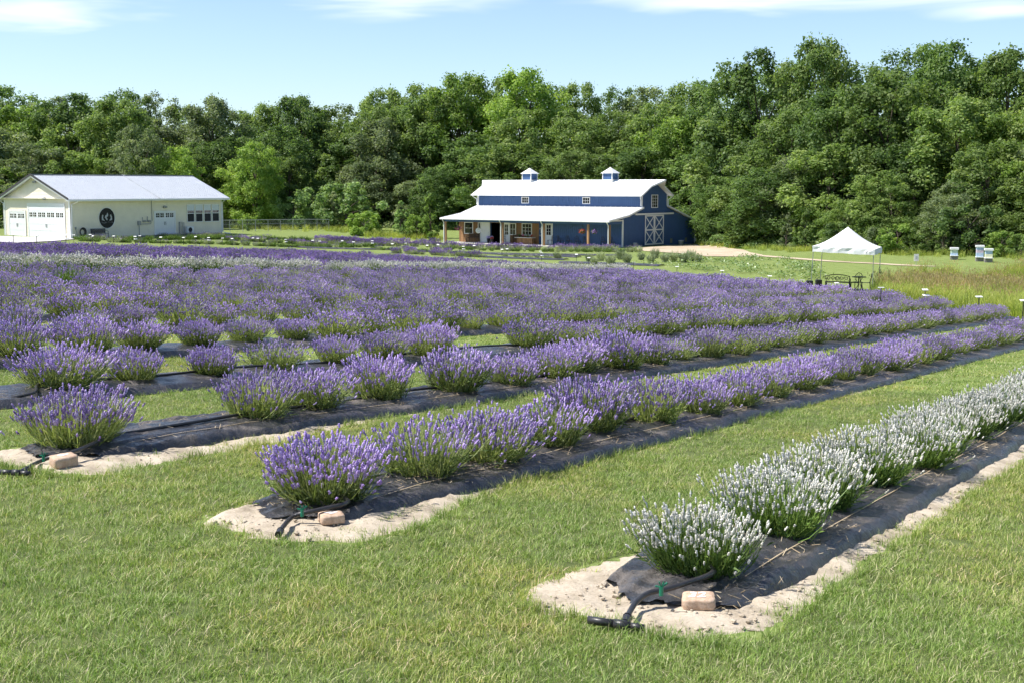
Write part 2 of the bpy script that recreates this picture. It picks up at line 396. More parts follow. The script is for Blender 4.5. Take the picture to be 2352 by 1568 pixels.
class MB:
    """collects boxes, bars, tubes and plates for one mesh"""
    def __init__(s): s.v, s.f = [], []
    def add(s, vs, fs):
        b = len(s.v); s.v += [tuple(map(float, p)) for p in vs]; s.f += [tuple(b + i for i in f) for f in fs]; return s
    def box(s, x0, x1, y0, y1, z0, z1):
        return s.add([(x0, y0, z0), (x1, y0, z0), (x1, y1, z0), (x0, y1, z0), (x0, y0, z1), (x1, y0, z1), (x1, y1, z1), (x0, y1, z1)],
                     [(0, 3, 2, 1), (4, 5, 6, 7), (0, 1, 5, 4), (1, 2, 6, 5), (2, 3, 7, 6), (3, 0, 4, 7)])
    def bar(s, p, q, w, h, up=(0, 0, 1)):
        p, q = Vector(p), Vector(q); d = (q - p).normalized(); u = Vector(up)
        r = d.cross(u)
        if r.length < 1e-4: r = d.cross(Vector((1, 0, 0)))
        r.normalize(); t = r.cross(d).normalized()
        vs = [c + r * a * w / 2 + t * b * h / 2 for c in (p, q) for a, b in ((-1, -1), (1, -1), (1, 1), (-1, 1))]
        return s.add(vs, [(0, 1, 2, 3), (7, 6, 5, 4), (0, 4, 5, 1), (1, 5, 6, 2), (2, 6, 7, 3), (3, 7, 4, 0)])
    def tube(s, pts, r, n=6, cap=True):
        pts = [Vector(p) for p in pts]; k = len(pts)
        rs = r if isinstance(r, (list, tuple)) else [r] * k
        vs = []
        ref = None
        for i, p in enumerate(pts):
            d = (pts[min(i + 1, k - 1)] - pts[max(i - 1, 0)]).normalized()
            if ref is None:
                ref = d.orthogonal().normalized()
            ref = (ref - d * ref.dot(d))
            ref = ref.normalized() if ref.length > 1e-5 else d.orthogonal().normalized()
            b = d.cross(ref)
            for j in range(n):
                a = 2 * math.pi * j / n
                vs.append(p + (ref * math.cos(a) + b * math.sin(a)) * rs[i])
        fs = [(i * n + j, i * n + (j + 1) % n, (i + 1) * n + (j + 1) % n, (i + 1) * n + j) for i in range(k - 1) for j in range(n)]
        if cap: fs += [tuple(reversed(range(n))), tuple((k - 1) * n + j for j in range(n))]
        return s.add(vs, fs)
    def slab(s, pts, thick, nrm=None):
        pts = [Vector(p) for p in pts]
        if nrm is None: nrm = (pts[1] - pts[0]).cross(pts[2] - pts[0]).normalized()
        nrm = Vector(nrm); n = len(pts)
        vs = pts + [p - nrm * thick for p in pts]
        fs = [tuple(range(n)), tuple(reversed(range(n, 2 * n)))] + [(i, n + i, n + (i + 1) % n, (i + 1) % n) for i in range(n)]
        return s.add(vs, fs)
    def lathe(s, prof, n=16, c=(0, 0, 0)):
        vs = [(c[0] + r * math.cos(2 * math.pi * j / n), c[1] + r * math.sin(2 * math.pi * j / n), c[2] + z) for r, z in prof for j in range(n)]
        fs = [(i * n + j, i * n + (j + 1) % n, (i + 1) * n + (j + 1) % n, (i + 1) * n + j) for i in range(len(prof) - 1) for j in range(n)]
        return s.add(vs, fs + [tuple(reversed(range(n))), tuple((len(prof) - 1) * n + j for j in range(n))])
    def blob(s, c, r, seed=0, jit=.25, sq=1.0):
        rr = random.Random(seed); bm = bmesh.new(); bmesh.ops.create_icosphere(bm, subdivisions=2, radius=1)
        vs = []
        for v in bm.verts:
            k = r * (1 + rr.uniform(-jit, jit)); vs.append((c[0] + v.co.x * k, c[1] + v.co.y * k, c[2] + v.co.z * k * sq))
        bm.verts.index_update()
        fs = [tuple(v.index for v in f.verts) for f in bm.faces]; bm.free()
        return s.add(vs, fs)
    def build(s, name, mat, parent=None, smooth=False, bevel=0):
        me = bpy.data.meshes.new(name); me.from_pydata(s.v, [], s.f); me.update()
        if smooth: me.polygons.foreach_set('use_smooth', np.ones(len(me.polygons), bool))
        o = link(name, me, mat, parent)
        if bevel:
            b = o.modifiers.new('bevel', 'BEVEL'); b.width = bevel; b.segments = 2; b.limit_method = 'ANGLE'
        return o
def B(name, mat, parent, *boxes, **kw):
    m = MB()
    for b in boxes: m.box(*b)
    return m.build(name, mat, parent, **kw)

SRC = {}
def source(name, me):
    """a mesh kept outside the scene, only to be scattered"""
    o = bpy.data.objects.new(name, me); SRC[name] = o; return o
def scatter(name, objs, P, rot, scl, idx, label, cat):
    col = bpy.data.collections.new(name + '_kinds')
    for k, o in enumerate(objs):
        c = bpy.data.objects.new('%s_%02d' % (name, k), o); col.objects.link(c)
    me = bpy.data.meshes.new(name)
    P = np.ascontiguousarray(P, np.float32); n = len(P)
    me.vertices.add(n); me.vertices.foreach_set('co', P.ravel())
    a = me.attributes.new('irot', 'FLOAT_VECTOR', 'POINT'); a.data.foreach_set('vector', np.ascontiguousarray(rot, np.float32).ravel())
    scl = np.asarray(scl, np.float32)
    if scl.ndim == 1: scl = np.repeat(scl[:, None], 3, 1)
    a = me.attributes.new('iscl', 'FLOAT_VECTOR', 'POINT'); a.data.foreach_set('vector', np.ascontiguousarray(scl, np.float32).ravel())
    a = me.attributes.new('iidx', 'INT', 'POINT'); a.data.foreach_set('value', np.ascontiguousarray(idx, np.int32))
    me.update()
    o = link(name, me)
    g = bpy.data.node_groups.new(name, 'GeometryNodeTree')
    g.interface.new_socket('Geometry', in_out='INPUT', socket_type='NodeSocketGeometry')
    g.interface.new_socket('Geometry', in_out='OUTPUT', socket_type='NodeSocketGeometry')
    gi, go = g.nodes.new('NodeGroupInput'), g.nodes.new('NodeGroupOutput')
    ip = g.nodes.new('GeometryNodeInstanceOnPoints'); ci = g.nodes.new('GeometryNodeCollectionInfo')
    ci.inputs['Collection'].default_value = col; ci.inputs['Separate Children'].default_value = True; ci.inputs['Reset Children'].default_value = True
    ip.inputs['Pick Instance'].default_value = True
    def na(nm, ty):
        n_ = g.nodes.new('GeometryNodeInputNamedAttribute'); n_.data_type = ty; n_.inputs['Name'].default_value = nm
        return next(s_ for s_ in n_.outputs if s_.enabled and s_.name == 'Attribute')
    e2r = g.nodes.new('FunctionNodeEulerToRotation')
    L = g.links.new
    L(gi.outputs[0], ip.inputs['Points']); L(ci.outputs[0], ip.inputs['Instance']); L(na('iidx', 'INT'), ip.inputs['Instance Index'])
    L(na('irot', 'FLOAT_VECTOR'), e2r.inputs[0]); L(e2r.outputs[0], ip.inputs['Rotation']); L(na('iscl', 'FLOAT_VECTOR'), ip.inputs['Scale'])
    L(ip.outputs[0], go.inputs[0])
    md = o.modifiers.new('scatter', 'NODES'); md.node_group = g
    return tag(o, label, cat, None, 'stuff')

ONES = 'zero one two three four five six seven eight nine ten eleven twelve thirteen fourteen fifteen sixteen seventeen eighteen nineteen'.split()
ORD1 = 'zeroth first second third fourth fifth sixth seventh eighth ninth tenth eleventh twelfth thirteenth fourteenth fifteenth sixteenth seventeenth eighteenth nineteenth'.split()
TENS = ['', '', 'twenty', 'thirty', 'forty', 'fifty', 'sixty', 'seventy', 'eighty', 'ninety']
def ordinal(n):
    if n < 20: return ORD1[n]
    if n < 100: return TENS[n // 10][:-1] + 'ieth' if n % 10 == 0 else TENS[n // 10] + '-' + ORD1[n % 10]
    return 'hundred-and-' + ordinal(n - 100) if n > 100 else 'hundredth'

# ------------------------------------------------------------------ the land
def axis(*segs):
    out = []
    for a, b, st in segs: out += list(np.arange(a, b, st))
    return np.array(out + [segs[-1][1]])
xs = axis((-500, -90, 20), (-90, -40, 3), (-40, 40, 1.0), (40, 90, 3), (90, 500, 20))
ys = axis((-30, 0, 3), (0, 90, 1.0), (90, 220, 2.5), (220, 900, 30))
gx, gy = np.meshgrid(xs, ys)
V = np.stack([gx.ravel(), gy.ravel(), ground(gx, gy).ravel()], 1)
nx, ny = len(xs), len(ys)
ii, jj = np.meshgrid(np.arange(nx - 1), np.arange(ny - 1))
b0 = (jj * nx + ii).ravel()
land = link('ground', npmesh('ground', V, np.stack([b0, b0 + 1, b0 + nx + 1, b0 + nx], 1), smooth=True), 'lawn')
tag(land, 'mown green lawn and fields sloping down to the woods', 'ground', None, 'structure')

def sheet(name, pix, mat, label, lift=.03, sub=4, kind='structure', cat='path'):
    pts = [at(u, v) for u, v in pix]
    bm = bmesh.new()
    f = bm.faces.new([bm.verts.new((p[0], p[1], 0)) for p in pts])
    bmesh.ops.triangulate(bm, faces=[f])
    bmesh.ops.subdivide_edges(bm, edges=bm.edges[:], cuts=sub, use_grid_fill=True)
    for v in bm.verts: v.co.z = gz(v.co.x, v.co.y) + lift
    bmesh.ops.recalc_face_normals(bm, faces=bm.faces[:])
    me = bpy.data.meshes.new(name); bm.to_mesh(me); bm.free()
    if me.polygons and me.polygons[0].normal.z < 0: me.flip_normals()
    return tag(link(name, me, mat), label, cat, None, kind)
sheet('driveway', [(1436, 573), (1500, 568), (1598, 563), (1650, 566), (1690, 573), (1722, 581), (1752, 587), (1745, 590), (1690, 591), (1620, 590), (1560, 583), (1500, 579)], 'gravel',
      'pale tan gravel drive in front of the barn end', .035)
sheet('footpath', [(1745, 587), (1860, 596), (1960, 603), (2060, 608.5), (2150, 613), (2150, 614.5), (2060, 611), (1960, 605.5), (1860, 599), (1745, 590)], 'gravel',
      'thin bare track crossing the meadow behind the tent', .03)
0 and sheet('bare_soil', [(1790, 636), (1868, 640), (1872, 648), (1800, 650), (1740, 644)], 'gravel', 'patch of bare tan soil beside the tent', .02)
sheet('soil_edge', [(720, 551), (800, 551.5), (900, 553), (1010, 555.5), (1010, 558.5), (900, 556.5), (800, 554), (720, 553)], 'gravel', 'strip of bare pale soil beside the purple bed near the barn', .03)
sheet('concrete_apron', [(-60, 556), (-60, 544), (15, 544.6), (153, 548.2), (172, 551), (120, 556), (40, 560)], 'concrete', 'white concrete apron in front of the garage doors', .06, 3, 'structure', 'pavement')

# ------------------------------------------------------------------ planting beds: sand, black fabric
def fbm(x, y, s=0):
    return (np.sin(2.1 * x + 1.3 * y + s) * np.sin(1.7 * y - .9 * x + 2 * s) + .5 * np.sin(5.3 * x - 3.1 * y + s * 3) * np.sin(4.7 * y + 2.3 * x)
            + .28 * np.sin(11.7 * x + 7.9 * y + s) * np.sin(13.1 * y - 6.1 * x + s) + .16 * np.sin(27 * x + 19 * y) * np.sin(31 * y - 17 * x + s))
def mound(dq): return .075 * np.clip(1 - (np.abs(dq) / .62) ** 2, 0, 1)
def fab_taper(i, a): return np.clip((a - (BED_A0[i] + .40)) / 1.3, 0, 1) ** .8
def bush_z(i, a, q):
    x, y = aq2xy(a, q)
    return gz(x, y) + .06 * float(fab_taper(i, np.array(a)))
def grid_faces(na, nc):
    i_, j_ = np.meshgrid(np.arange(na - 1), np.arange(nc - 1), indexing='ij')
    b = (i_ * nc + j_).ravel()
    return np.stack([b, b + nc, b + nc + 1, b + 1], 1)
ROWNAME = ['white-flowering row beside the lawn', 'nearest purple row', 'second purple row', 'third purple row', 'fourth purple row', 'fifth purple row', 'sixth purple row', 'seventh purple row',
           'eighth purple row', 'ninth purple row', 'tenth purple row', 'far white row', 'first row behind the far white row',
           'second row behind the far white row', 'third row behind the far white row', 'fourth row behind the far white row', 'fifth row behind the far white row', 'sixth row behind the far white row', 'seventh row behind the far white row', 'farthest purple row']
for i in range(NROW):
    q0 = Q0 + DQ * i
    a0 = BED_A0[i]; a1 = row_end(i) + .8
    if i < 4:   # sand sheet under and around the fabric
        av = np.concatenate([np.arange(a0, a0 + 1.8, .035), np.arange(a0 + 1.8, 16, .08), np.arange(16, a1, .6)]) if i < 3 else np.arange(a0, a1, .4)
        cv = np.linspace(-1, 1, 27 if i < 3 else 9)
        A, C = np.meshgrid(av, cv, indexing='ij')
        w = np.where(C < 0, C * bed_right(i, A), C * bed_left(i, A))
        AA = A + (.35 * np.abs(C) ** 4 + .09 * wob(w * 6.5, i + 1)) * np.clip(1 - (A - a0) / 1.2, 0, 1)
        x, y = aq2xy(AA, q0 + w)
        edge = np.clip((1 - np.abs(C)) * 5, 0, 1) * np.clip((A - a0) / .22, 0, 1)
        z = ground(x, y) + .005 + edge * (.013 + .009 * fbm(x * 2.2, y * 2.2, i) + .007 * fbm(x * 7, y * 7, i + 2)) - (1 - edge) * .008
        me = npmesh('sand_bed', np.stack([x.ravel(), y.ravel(), z.ravel()], 1), grid_faces(len(av), len(cv)), smooth=True)
        o = link('sand', me, 'sand'); tag(o, 'pale sandy soil bed under the %s' % ROWNAME[i], 'sand', None, 'structure')
    f0 = a0 + .42
    av = np.concatenate([np.arange(f0, f0 + 3, .03), np.arange(f0 + 3, 18, .09), np.arange(18, a1, .7)]) if i < 3 else (np.concatenate([np.arange(f0, 24, .12), np.arange(24, a1, .8)]) if i < 6 else np.arange(f0, a1, 1.2))
    nc = 41 if i < 3 else (15 if i < 6 else 5)
    cv = np.linspace(-1, 1, nc)
    A, C = np.meshgrid(av, cv, indexing='ij')
    tp = fab_taper(i, A)
    hw_r = .40 + .10 * tp + .035 * wob(A * 1.1, i + 3) * (i < 3); hw_l = .34 + .12 * tp
    dq = np.where(C < 0, C * hw_r, C * hw_l)
    nose = .30 * np.abs(C) ** 2 * np.clip(1 - (A - f0) / 1.0, 0, 1)
    x, y = aq2xy(A + nose + .09 * wob(C * 3.5, i + 4) * np.clip(1 - (A - f0), 0, 1), q0 + dq)
    fold = 0.0
    if i < 6:
        s_ = dq * 30 + 1.6 * np.sin(A * 1.4 + i) + .8 * np.sin(A * 3.7)
        fold = .022 * (1 - np.abs(np.sin(s_ * .5))) ** 2 * (.4 + .6 * np.sin(A * .9 + dq * 4 + i) ** 2)
        d2 = (dq * 9 + A * 11 + np.sin(A * 2.2) * 2)
        fold = fold + .013 * np.exp(-((A - f0) / 1.1) ** 2) * (1 - np.abs(np.sin(dq * 26 - (A - f0) * 3))) ** 2
        rim = np.exp(-((np.abs(C) - .86) / .07) ** 2)
        fold = fold + rim * (.016 + .02 * wob(A * 2.2, i + C.round() * 4)) + .004 * fbm(x * 9, y * 9, i)
    z = ground(x, y) + .022 + mound(dq) * tp + fold
    z = np.where(np.abs(C) > .985, ground(x, y) + .006, z)
    me = npmesh('weed_fabric', np.stack([x.ravel(), y.ravel(), z.ravel()], 1), grid_faces(len(av), nc), smooth=True)
    o = link('weed_fabric', me, 'fabric')
    if i < 3:       # pale stitched line woven into the fabric
        sa = np.arange(f0 + .7, 24, .06); sq = -.27 + .01 * np.sin(sa * .7 + i); sv = []
        for off in (-.004, .004):
            sx, sy = aq2xy(sa, q0 + sq + off); sv.append(np.stack([sx, sy, ground(sx, sy) + .030 + mound(sq) * fab_taper(i, sa) + .012 * (1 - np.abs(np.sin((sq * 30 + 1.6 * np.sin(sa * 1.4 + i) + .8 * np.sin(sa * 3.7)) * .5))) ** 2], 1))
        k_ = np.arange(len(sa) - 1); link('stripe', npmesh('stripe', np.concatenate(sv), np.stack([k_, k_ + 1, k_ + 1 + len(sa), k_ + len(sa)], 1), np.full(2 * len(sa), .6)), 'straw', o)
    tag(o, 'black plastic weed fabric mounded along the %s' % ROWNAME[i], 'ground cover', 'strips of black fabric under the lavender rows')

# dry clippings lying on the fabric, clods on the sand
def strips(P, D, L, W, U):
    """flat strips centred on P along D, lifted edge U"""
    S = np.cross(D, U); S /= np.linalg.norm(S, axis=1)[:, None] + 1e-9
    a = P - D * L[:, None] / 2; b = P + D * L[:, None] / 2; s = S * W[:, None] / 2
    V = np.stack([a - s, a + s, b + s, b - s], 1).reshape(-1, 3)
    n = len(P); k = np.arange(n)[:, None] * 4 + np.arange(4)[None]
    return V, k
PP, LL = [], []
for i, dens, aend in ((0, 330, 15), (1, 260, 20), (2, 150, 18), (3, 60, 18)):
    n = int(dens * (aend - 6))
    a = rng.uniform(BED_A0[i] + .5, aend, n); dq = rng.uniform(-.46, .35, n)
    keep = (fbm(a * .8, dq * 2.5, i) + rng.normal(0, .35, n)) > .05
    a, dq = a[keep], dq[keep]
    x, y = aq2xy(a, Q0 + DQ * i + dq)
    PP.append(np.stack([x, y, ground(x, y) + .038 + mound(dq) * fab_taper(i, a)], 1))
P = np.concatenate(PP); n = len(P)
th = rng.uniform(0, 6.28, n); D = np.stack([np.cos(th), np.sin(th), rng.normal(0, .25, n)], 1); D /= np.linalg.norm(D, axis=1)[:, None]
Vv, Ff = strips(P, D, rng.uniform(.02, .075, n), rng.uniform(.002, .0045, n), np.stack([rng.normal(0, .3, n), rng.normal(0, .3, n), np.ones(n)], 1))
o = link('straw_litter', npmesh('straw_litter', Vv, Ff, np.repeat(rng.uniform(0, 1, n), 4)), 'straw')
tag(o, 'dry straw clippings scattered over the black fabric', 'straw', None, 'stuff')
cl = MB()
for k in range(520):
    i = random.choice((0, 0, 0, 1, 1, 2)); 
    if random.random() < .6: a, dq = BED_A0[i] + abs(random.gauss(.15, .55)) + .08, random.uniform(-.6, .42)
    else: a, dq = random.uniform(6, 11), -random.uniform(.5, .68)
    if not in_bed(*[np.array(t_) for t_ in aq2xy(a, Q0 + DQ * i + dq)]): continue
    x, y = aq2xy(a, Q0 + DQ * i + dq)
    r_ = random.choice((.005, .006, .007, .009, .012, .018)) * random.uniform(.7, 1.2)
    bm = bmesh.new(); bmesh.ops.create_icosphere(bm, subdivisions=1, radius=r_)
    zc = gz(x, y) + .018
    bm.verts.index_update()
    cl.add([(x + v.co.x * random.uniform(.7, 1.5), y + v.co.y * random.uniform(.7, 1.5), zc + v.co.z * random.uniform(.5, .9)) for v in bm.verts], [tuple(v.index for v in f.verts) for f in bm.faces]); bm.free()
o = cl.build('soil_clods', 'sand'); tag(o, 'small clods and pebbles on the sandy bed ends', 'pebbles', None, 'stuff')

# ------------------------------------------------------------------ lawn blades
txs, tys = np.linspace(-9, 9, 121), np.arange(1.5, 17.6, .12)
tx_, ty_ = np.meshgrid(txs, tys, indexing='ij'); tx_ = tx_ * (ty_ * .055 + .25)
o = link('lawn_thatch', npmesh('lawn_thatch', np.stack([tx_.ravel(), ty_.ravel(), (ground(tx_, ty_) + .003 - .05 * in_bed(tx_, ty_)).ravel()], 1), grid_faces(len(txs), len(tys)), smooth=True), 'thatch')
tag(o, 'brownish thatch at the roots of the near lawn', 'ground', None, 'structure')
def blades(n, rad, hmin, hmax, wmin, wmax, lean, seed, seg=3):
    g = np.random.default_rng(seed)
    th = g.uniform(0, 6.28, n); rr = rad * np.sqrt(g.uniform(0, 1, n))
    base = np.stack([rr * np.cos(th), rr * np.sin(th), np.full(n, -.005)], 1)
    h = g.uniform(hmin, hmax, n); w = g.uniform(wmin, wmax, n); ph = g.uniform(0, 6.28, n); ln = g.uniform(.15, lean, n)
    out = np.stack([np.cos(ph), np.sin(ph), np.zeros(n)], 1); side = np.stack([-np.sin(ph), np.cos(ph), np.zeros(n)], 1)
    tw = g.uniform(-1, 1, n)[:, None]; side = side * np.sqrt(1 - .5 * tw ** 2) + out * tw * .7
    Vs = []
    for k in range(seg + 1):
        t = k / seg
        c = base + out * (h * ln * t * t)[:, None] + np.array([0, 0, 1.0])[None] * (h * (t - .28 * ln * t * t))[:, None]
        ww = (w * (1 - t) ** .6 * (.75 if k == 0 else 1))[:, None] if k < seg else np.full((n, 1), .0004)
        Vs += [c - side * ww / 2, c + side * ww / 2]
    V = np.stack(Vs, 1).reshape(-1, 3); m = 2 * (seg + 1)
    b = np.arange(n)[:, None] * m
    Fq = np.concatenate([b + np.array([2 * k, 2 * k + 1, 2 * k + 3, 2 * k + 2])[None] for k in range(seg)], 0)
    r = g.uniform(0, 1, n) ** 1.15
    return V, Fq, np.repeat(r, m)
tufts = [npmesh('grass_tuft', *blades(20, .06, .022, .058, .003, .0052, 1.25, 100 + k), mats=['grass']) for k in range(6)]
tall = [npmesh('grass_tall', *blades(11, .035, .05, .13, .003, .0055, 1.0, 120 + k), mats=['grass']) for k in range(3)]
midt = [npmesh('grass_mid', *blades(22, .12, .025, .06, .006, .011, 1.1, 130 + k, 2), mats=['grass']) for k in range(4)]
def lawn_points(y0, y1, dens, marg=.43):
    area = (y1 - y0) * (marg * (y0 + y1) + 3.8)
    n = int(area * dens)
    y = np.sqrt(rng.uniform(y0 * y0, y1 * y1, n)); x = rng.uniform(-1, 1, n) * (marg * y + 1.9)
    jx = rng.normal(0, .05, n); k = ~in_bed(x + jx, y + rng.normal(0, .08, n))
    a, q = xy2aq(x, y)
    k &= ~((q > Q0 + DQ * 3.4) & (a > 9) & (rng.uniform(0, 1, n) < .25))
    return x[k], y[k]
X, Y, S, I = [], [], [], []
for y0, y1, dens, kind in ((2.6, 7, 470, 0), (7, 11, 360, 0), (11, 17.5, 200, 0), (17.5, 26, 50, 1), (26, 42, 14, 1)):
    x, y = lawn_points(y0, y1, dens)
    X.append(x); Y.append(y)
    S.append(rng.uniform(.75, 1.25, len(x)) * (1 if kind == 0 or y0 < 20 else 1.35)); I.append(rng.integers(0, 6, len(x)) if kind == 0 else 9 + rng.integers(0, 4, len(x)))
# taller uncut tufts along the bed edges
for i in range(3):      # sprouts that have crept onto the sand
    n = 120; a = rng.uniform(BED_A0[i] + .05, 9, n); dq = np.where(rng.uniform(0, 1, n) < .7, -rng.uniform(.5, .7, n), rng.uniform(-.5, .4, n) * (a < BED_A0[i] + .6) - .6 * (a >= BED_A0[i] + .6))
    x, y = aq2xy(a, Q0 + DQ * i + dq); X.append(x); Y.append(y); S.append(rng.uniform(.35, .8, n)); I.append(np.where(rng.uniform(0, 1, n) < .6, rng.integers(0, 6, n), 6 + rng.integers(0, 3, n)))
for i in range(3):
    n = 900
    a = rng.uniform(BED_A0[i] - .05, 15, n); side = rng.uniform(0, 1, n) < (.75 if i else .6)
    dq = np.where(side, -bed_right(i, a) - np.abs(rng.normal(0, .035, n)), bed_left(i, a) + np.abs(rng.normal(0, .05, n)))
    m = 260
    a = np.concatenate([a, BED_A0[i] + .02 - np.abs(rng.normal(0, .05, m))]); dq = np.concatenate([dq, rng.uniform(-.75, .45, m)])
    keep = rng.uniform(0, 1, len(a)) < np.clip(.35 + .5 * wob(a * 2.1, i + 9), .05, 1)
    x, y = aq2xy(a[keep], Q0 + DQ * i + dq[keep])
    X.append(x); Y.append(y); S.append(rng.uniform(.5, 1.0, len(x))); I.append(6 + rng.integers(0, 3, len(x)))
n = 500; x, y = lawn_points(3, 14, 5); X.append(x); Y.append(y); S.append(rng.uniform(.4, .75, len(x))); I.append(6 + rng.integers(0, 3, len(x)))
X, Y, S, I = map(np.concatenate, (X, Y, S, I))
P = np.stack([X, Y, ground(X, Y)], 1)
rot = np.stack([rng.normal(0, .12, len(X)), rng.normal(0, .12, len(X)), rng.uniform(0, 6.28, len(X))], 1)
scatter('lawn_grass', tufts + tall + midt, P, rot, S, I, 'short mown grass blades of the lawn between the beds', 'grass')

# ------------------------------------------------------------------ lavender
def lavender(seed, n=400, Rr=.40, H=.50, hl=(.026, .044), hr=(.0075, .0115), nleaf=650, lw=(.004, .007), ll=(.05, .10), stemw=.0032, sides=3, bare=0.0, upright=1.0, lod=0):
    """returns foliage (stems and leaves) and blossoms (flower spikes) as meshes"""
    g = np.random.default_rng(seed)
    ph = g.uniform(0, 6.28, n)
    th = np.arccos(1 - g.uniform(0, 1, n) ** .9 * (1 - math.cos(R(70) * upright)))
    lob = 1 + .12 * np.sin(ph * 2 + seed) + .09 * np.sin(ph * 5 + 2 * seed)
    base = np.stack([.17 * np.sin(th) * np.cos(ph), .17 * np.sin(th) * np.sin(ph), np.zeros(n)], 1) + g.normal(0, .03, (n, 3)) * [1, 1, 0]
    lenv = np.clip(g.normal(.97, .12, n), .6, 1.22)
    tipr = Rr * np.sin(th) ** .85 * lob * lenv * 1.04
    tipz = H * (np.cos(th) ** .65 * .78 + .16) * lenv
    lean = np.array([math.cos(seed * 1.7), math.sin(seed * 1.7)]) * .045
    tip = np.stack([tipr * np.cos(ph), tipr * np.sin(ph), np.maximum(tipz, .07)], 1)
    tip[:, :2] += g.normal(0, .026, (n, 2)) + lean * (tip[:, 2:3] / H)
    fl = g.uniform(0, 1, n) < .05; tip[fl, :2] *= 1.22; tip[fl, 2] *= .6
    midp = base * .45 + tip * .55; midp[:, 2] -= .015 * np.sin(th); midp[:, :2] *= 1.06
    d = tip - midp; d /= np.linalg.norm(d, axis=1)[:, None]
    # stems
    sd = np.cross(d, g.normal(0, 1, (n, 3))); sd /= np.linalg.norm(sd, axis=1)[:, None]
    sw = stemw * g.uniform(.7, 1.3, n)[:, None]
    SV = np.stack([base - sd * sw, base + sd * sw, midp - sd * sw * .8, midp + sd * sw * .8, tip - sd * sw * .5, tip + sd * sw * .5], 1).reshape(-1, 3)
    b = np.arange(n)[:, None] * 6
    SF = np.concatenate([b + np.array([0, 1, 3, 2]), b + np.array([2, 3, 5, 4])], 0)
    srn = np.repeat(.35 + .65 * g.uniform(0, 1, n), 6)
    # leaves on the lower part
    k = g.integers(0, n, nleaf); t = g.uniform(.05, .68, nleaf)
    lp = np.where((t < .55)[:, None], base[k] + (midp[k] - base[k]) * (t / .55)[:, None], midp[k] + (tip[k] - midp[k]) * ((t - .55) / .45)[:, None])
    ld = d[k] + g.normal(0, .45, (nleaf, 3)); ld[:, 2] = np.abs(ld[:, 2]); ld /= np.linalg.norm(ld, axis=1)[:, None]
    L = g.uniform(*ll, nleaf); W = g.uniform(*lw, nleaf)
    s = np.cross(ld, g.normal(0, 1, (nleaf, 3))); s /= np.linalg.norm(s, axis=1)[:, None]
    a0 = lp; a1 = lp + ld * (L * .5)[:, None]; a2 = lp + ld * L[:, None]; a2[:, 2] -= .01
    LV = np.stack([a0, a1 - s * W[:, None], a2, a1 + s * W[:, None]], 1).reshape(-1, 3)
    LF = np.arange(nleaf)[:, None] * 4 + np.arange(4)[None] + len(SV)
    fol = npmesh('lavender_foliage', np.concatenate([SV, LV]), np.concatenate([SF, LF]), np.concatenate([srn, np.repeat(g.uniform(0, .9, nleaf), 4)]))
    # flower spikes: lumpy whorled spindles
    keep = g.uniform(0, 1, n) >= bare
    kt, kd = tip[keep], d[keep]; m = len(kt)
    if m < 2: return fol, None
    kd = kd + np.array([0, 0, .25]); kd /= np.linalg.norm(kd, axis=1)[:, None]
    u = np.cross(kd, g.normal(0, 1, (m, 3))); u /= np.linalg.norm(u, axis=1)[:, None]; w = np.cross(kd, u)
    hL = g.uniform(*hl, m); hR = g.uniform(*hr, m)
    prof = [(-.22, .3), (-.12, .85), (-.02, .32), (.16, 1.0), (.34, .62), (.5, 1.05), (.66, .6), (.82, .85), (1.0, .15)] if lod == 0 else [(0, .4), (.4, 1.0), (1.0, .15)]
    rings = []
    for j, (tt, pr) in enumerate(prof):
        off = j * .9
        c = kt + kd * (hL * (tt - .35))[:, None]
        for q in range(sides):
            an = 6.283 * q / sides + off
            rings.append(c + (u * math.cos(an) + w * math.sin(an)) * (hR[:, None] * pr * g.uniform(.55, 1.4, (m, 1))))
    BV = np.stack(rings, 1).reshape(-1, 3); per = len(prof) * sides
    bb = np.arange(m)[:, None] * per
    BF = np.concatenate([bb + np.array([j * sides + q, j * sides + (q + 1) % sides, (j + 1) * sides + (q + 1) % sides, (j + 1) * sides + q]) for j in range(len(prof) - 1) for q in range(sides)], 0)
    brn = np.repeat(np.clip(g.normal(.5, .24, m), 0, 1), per) + g.normal(0, .12, m * per)
    return fol, npmesh('lavender_blossoms', BV, BF, np.clip(brn, 0, 1))
def withmat(me, m):
    if me is not None: me.materials.append(M[m])
    return me
def joined(name, fol, blo, mats):
    """foliage and blossoms in one mesh with two materials (for the uncounted mass)"""
    def arr(me):
        v = np.empty(len(me.vertices) * 3, np.float32); me.vertices.foreach_get('co', v)
        l = np.empty(len(me.loops), np.int32); me.loops.foreach_get('vertex_index', l)
        r = np.empty(len(me.vertices), np.float32); me.attributes['rnd'].data.foreach_get('value', r)
        return v.reshape(-1, 3), l.reshape(-1, 4), r
    v1, f1, r1 = arr(fol)
    if blo is None: return npmesh(name, v1, f1, r1, mats=mats[:1])
    v2, f2, r2 = arr(blo)
    return npmesh(name, np.concatenate([v1, v2]), np.concatenate([f1, f2 + len(v1)]), np.concatenate([r1, r2]), mats=mats, fmat=np.concatenate([np.zeros(len(f1)), np.ones(len(f2))]))
NEARP = [lavender(10 + k, n=(680, 560, 720, 620, 480, 640, 700)[k], nleaf=1500, bare=(0, .05, 0, .1, .42, .05, 0)[k], Rr=.355 + .015 * (k % 3), H=.41 + .015 * (k % 4)) for k in range(7)]
MIDP = [lavender(30 + k, n=(460, 440, 480, 450, 330, 470)[k], bare=(0, 0, 0, .05, .35, 0)[k], Rr=.415, H=.45, hr=(.0115, .0165), hl=(.032, .046), nleaf=420, lw=(.007, .011), stemw=.005, lod=1) for k in range(6)]
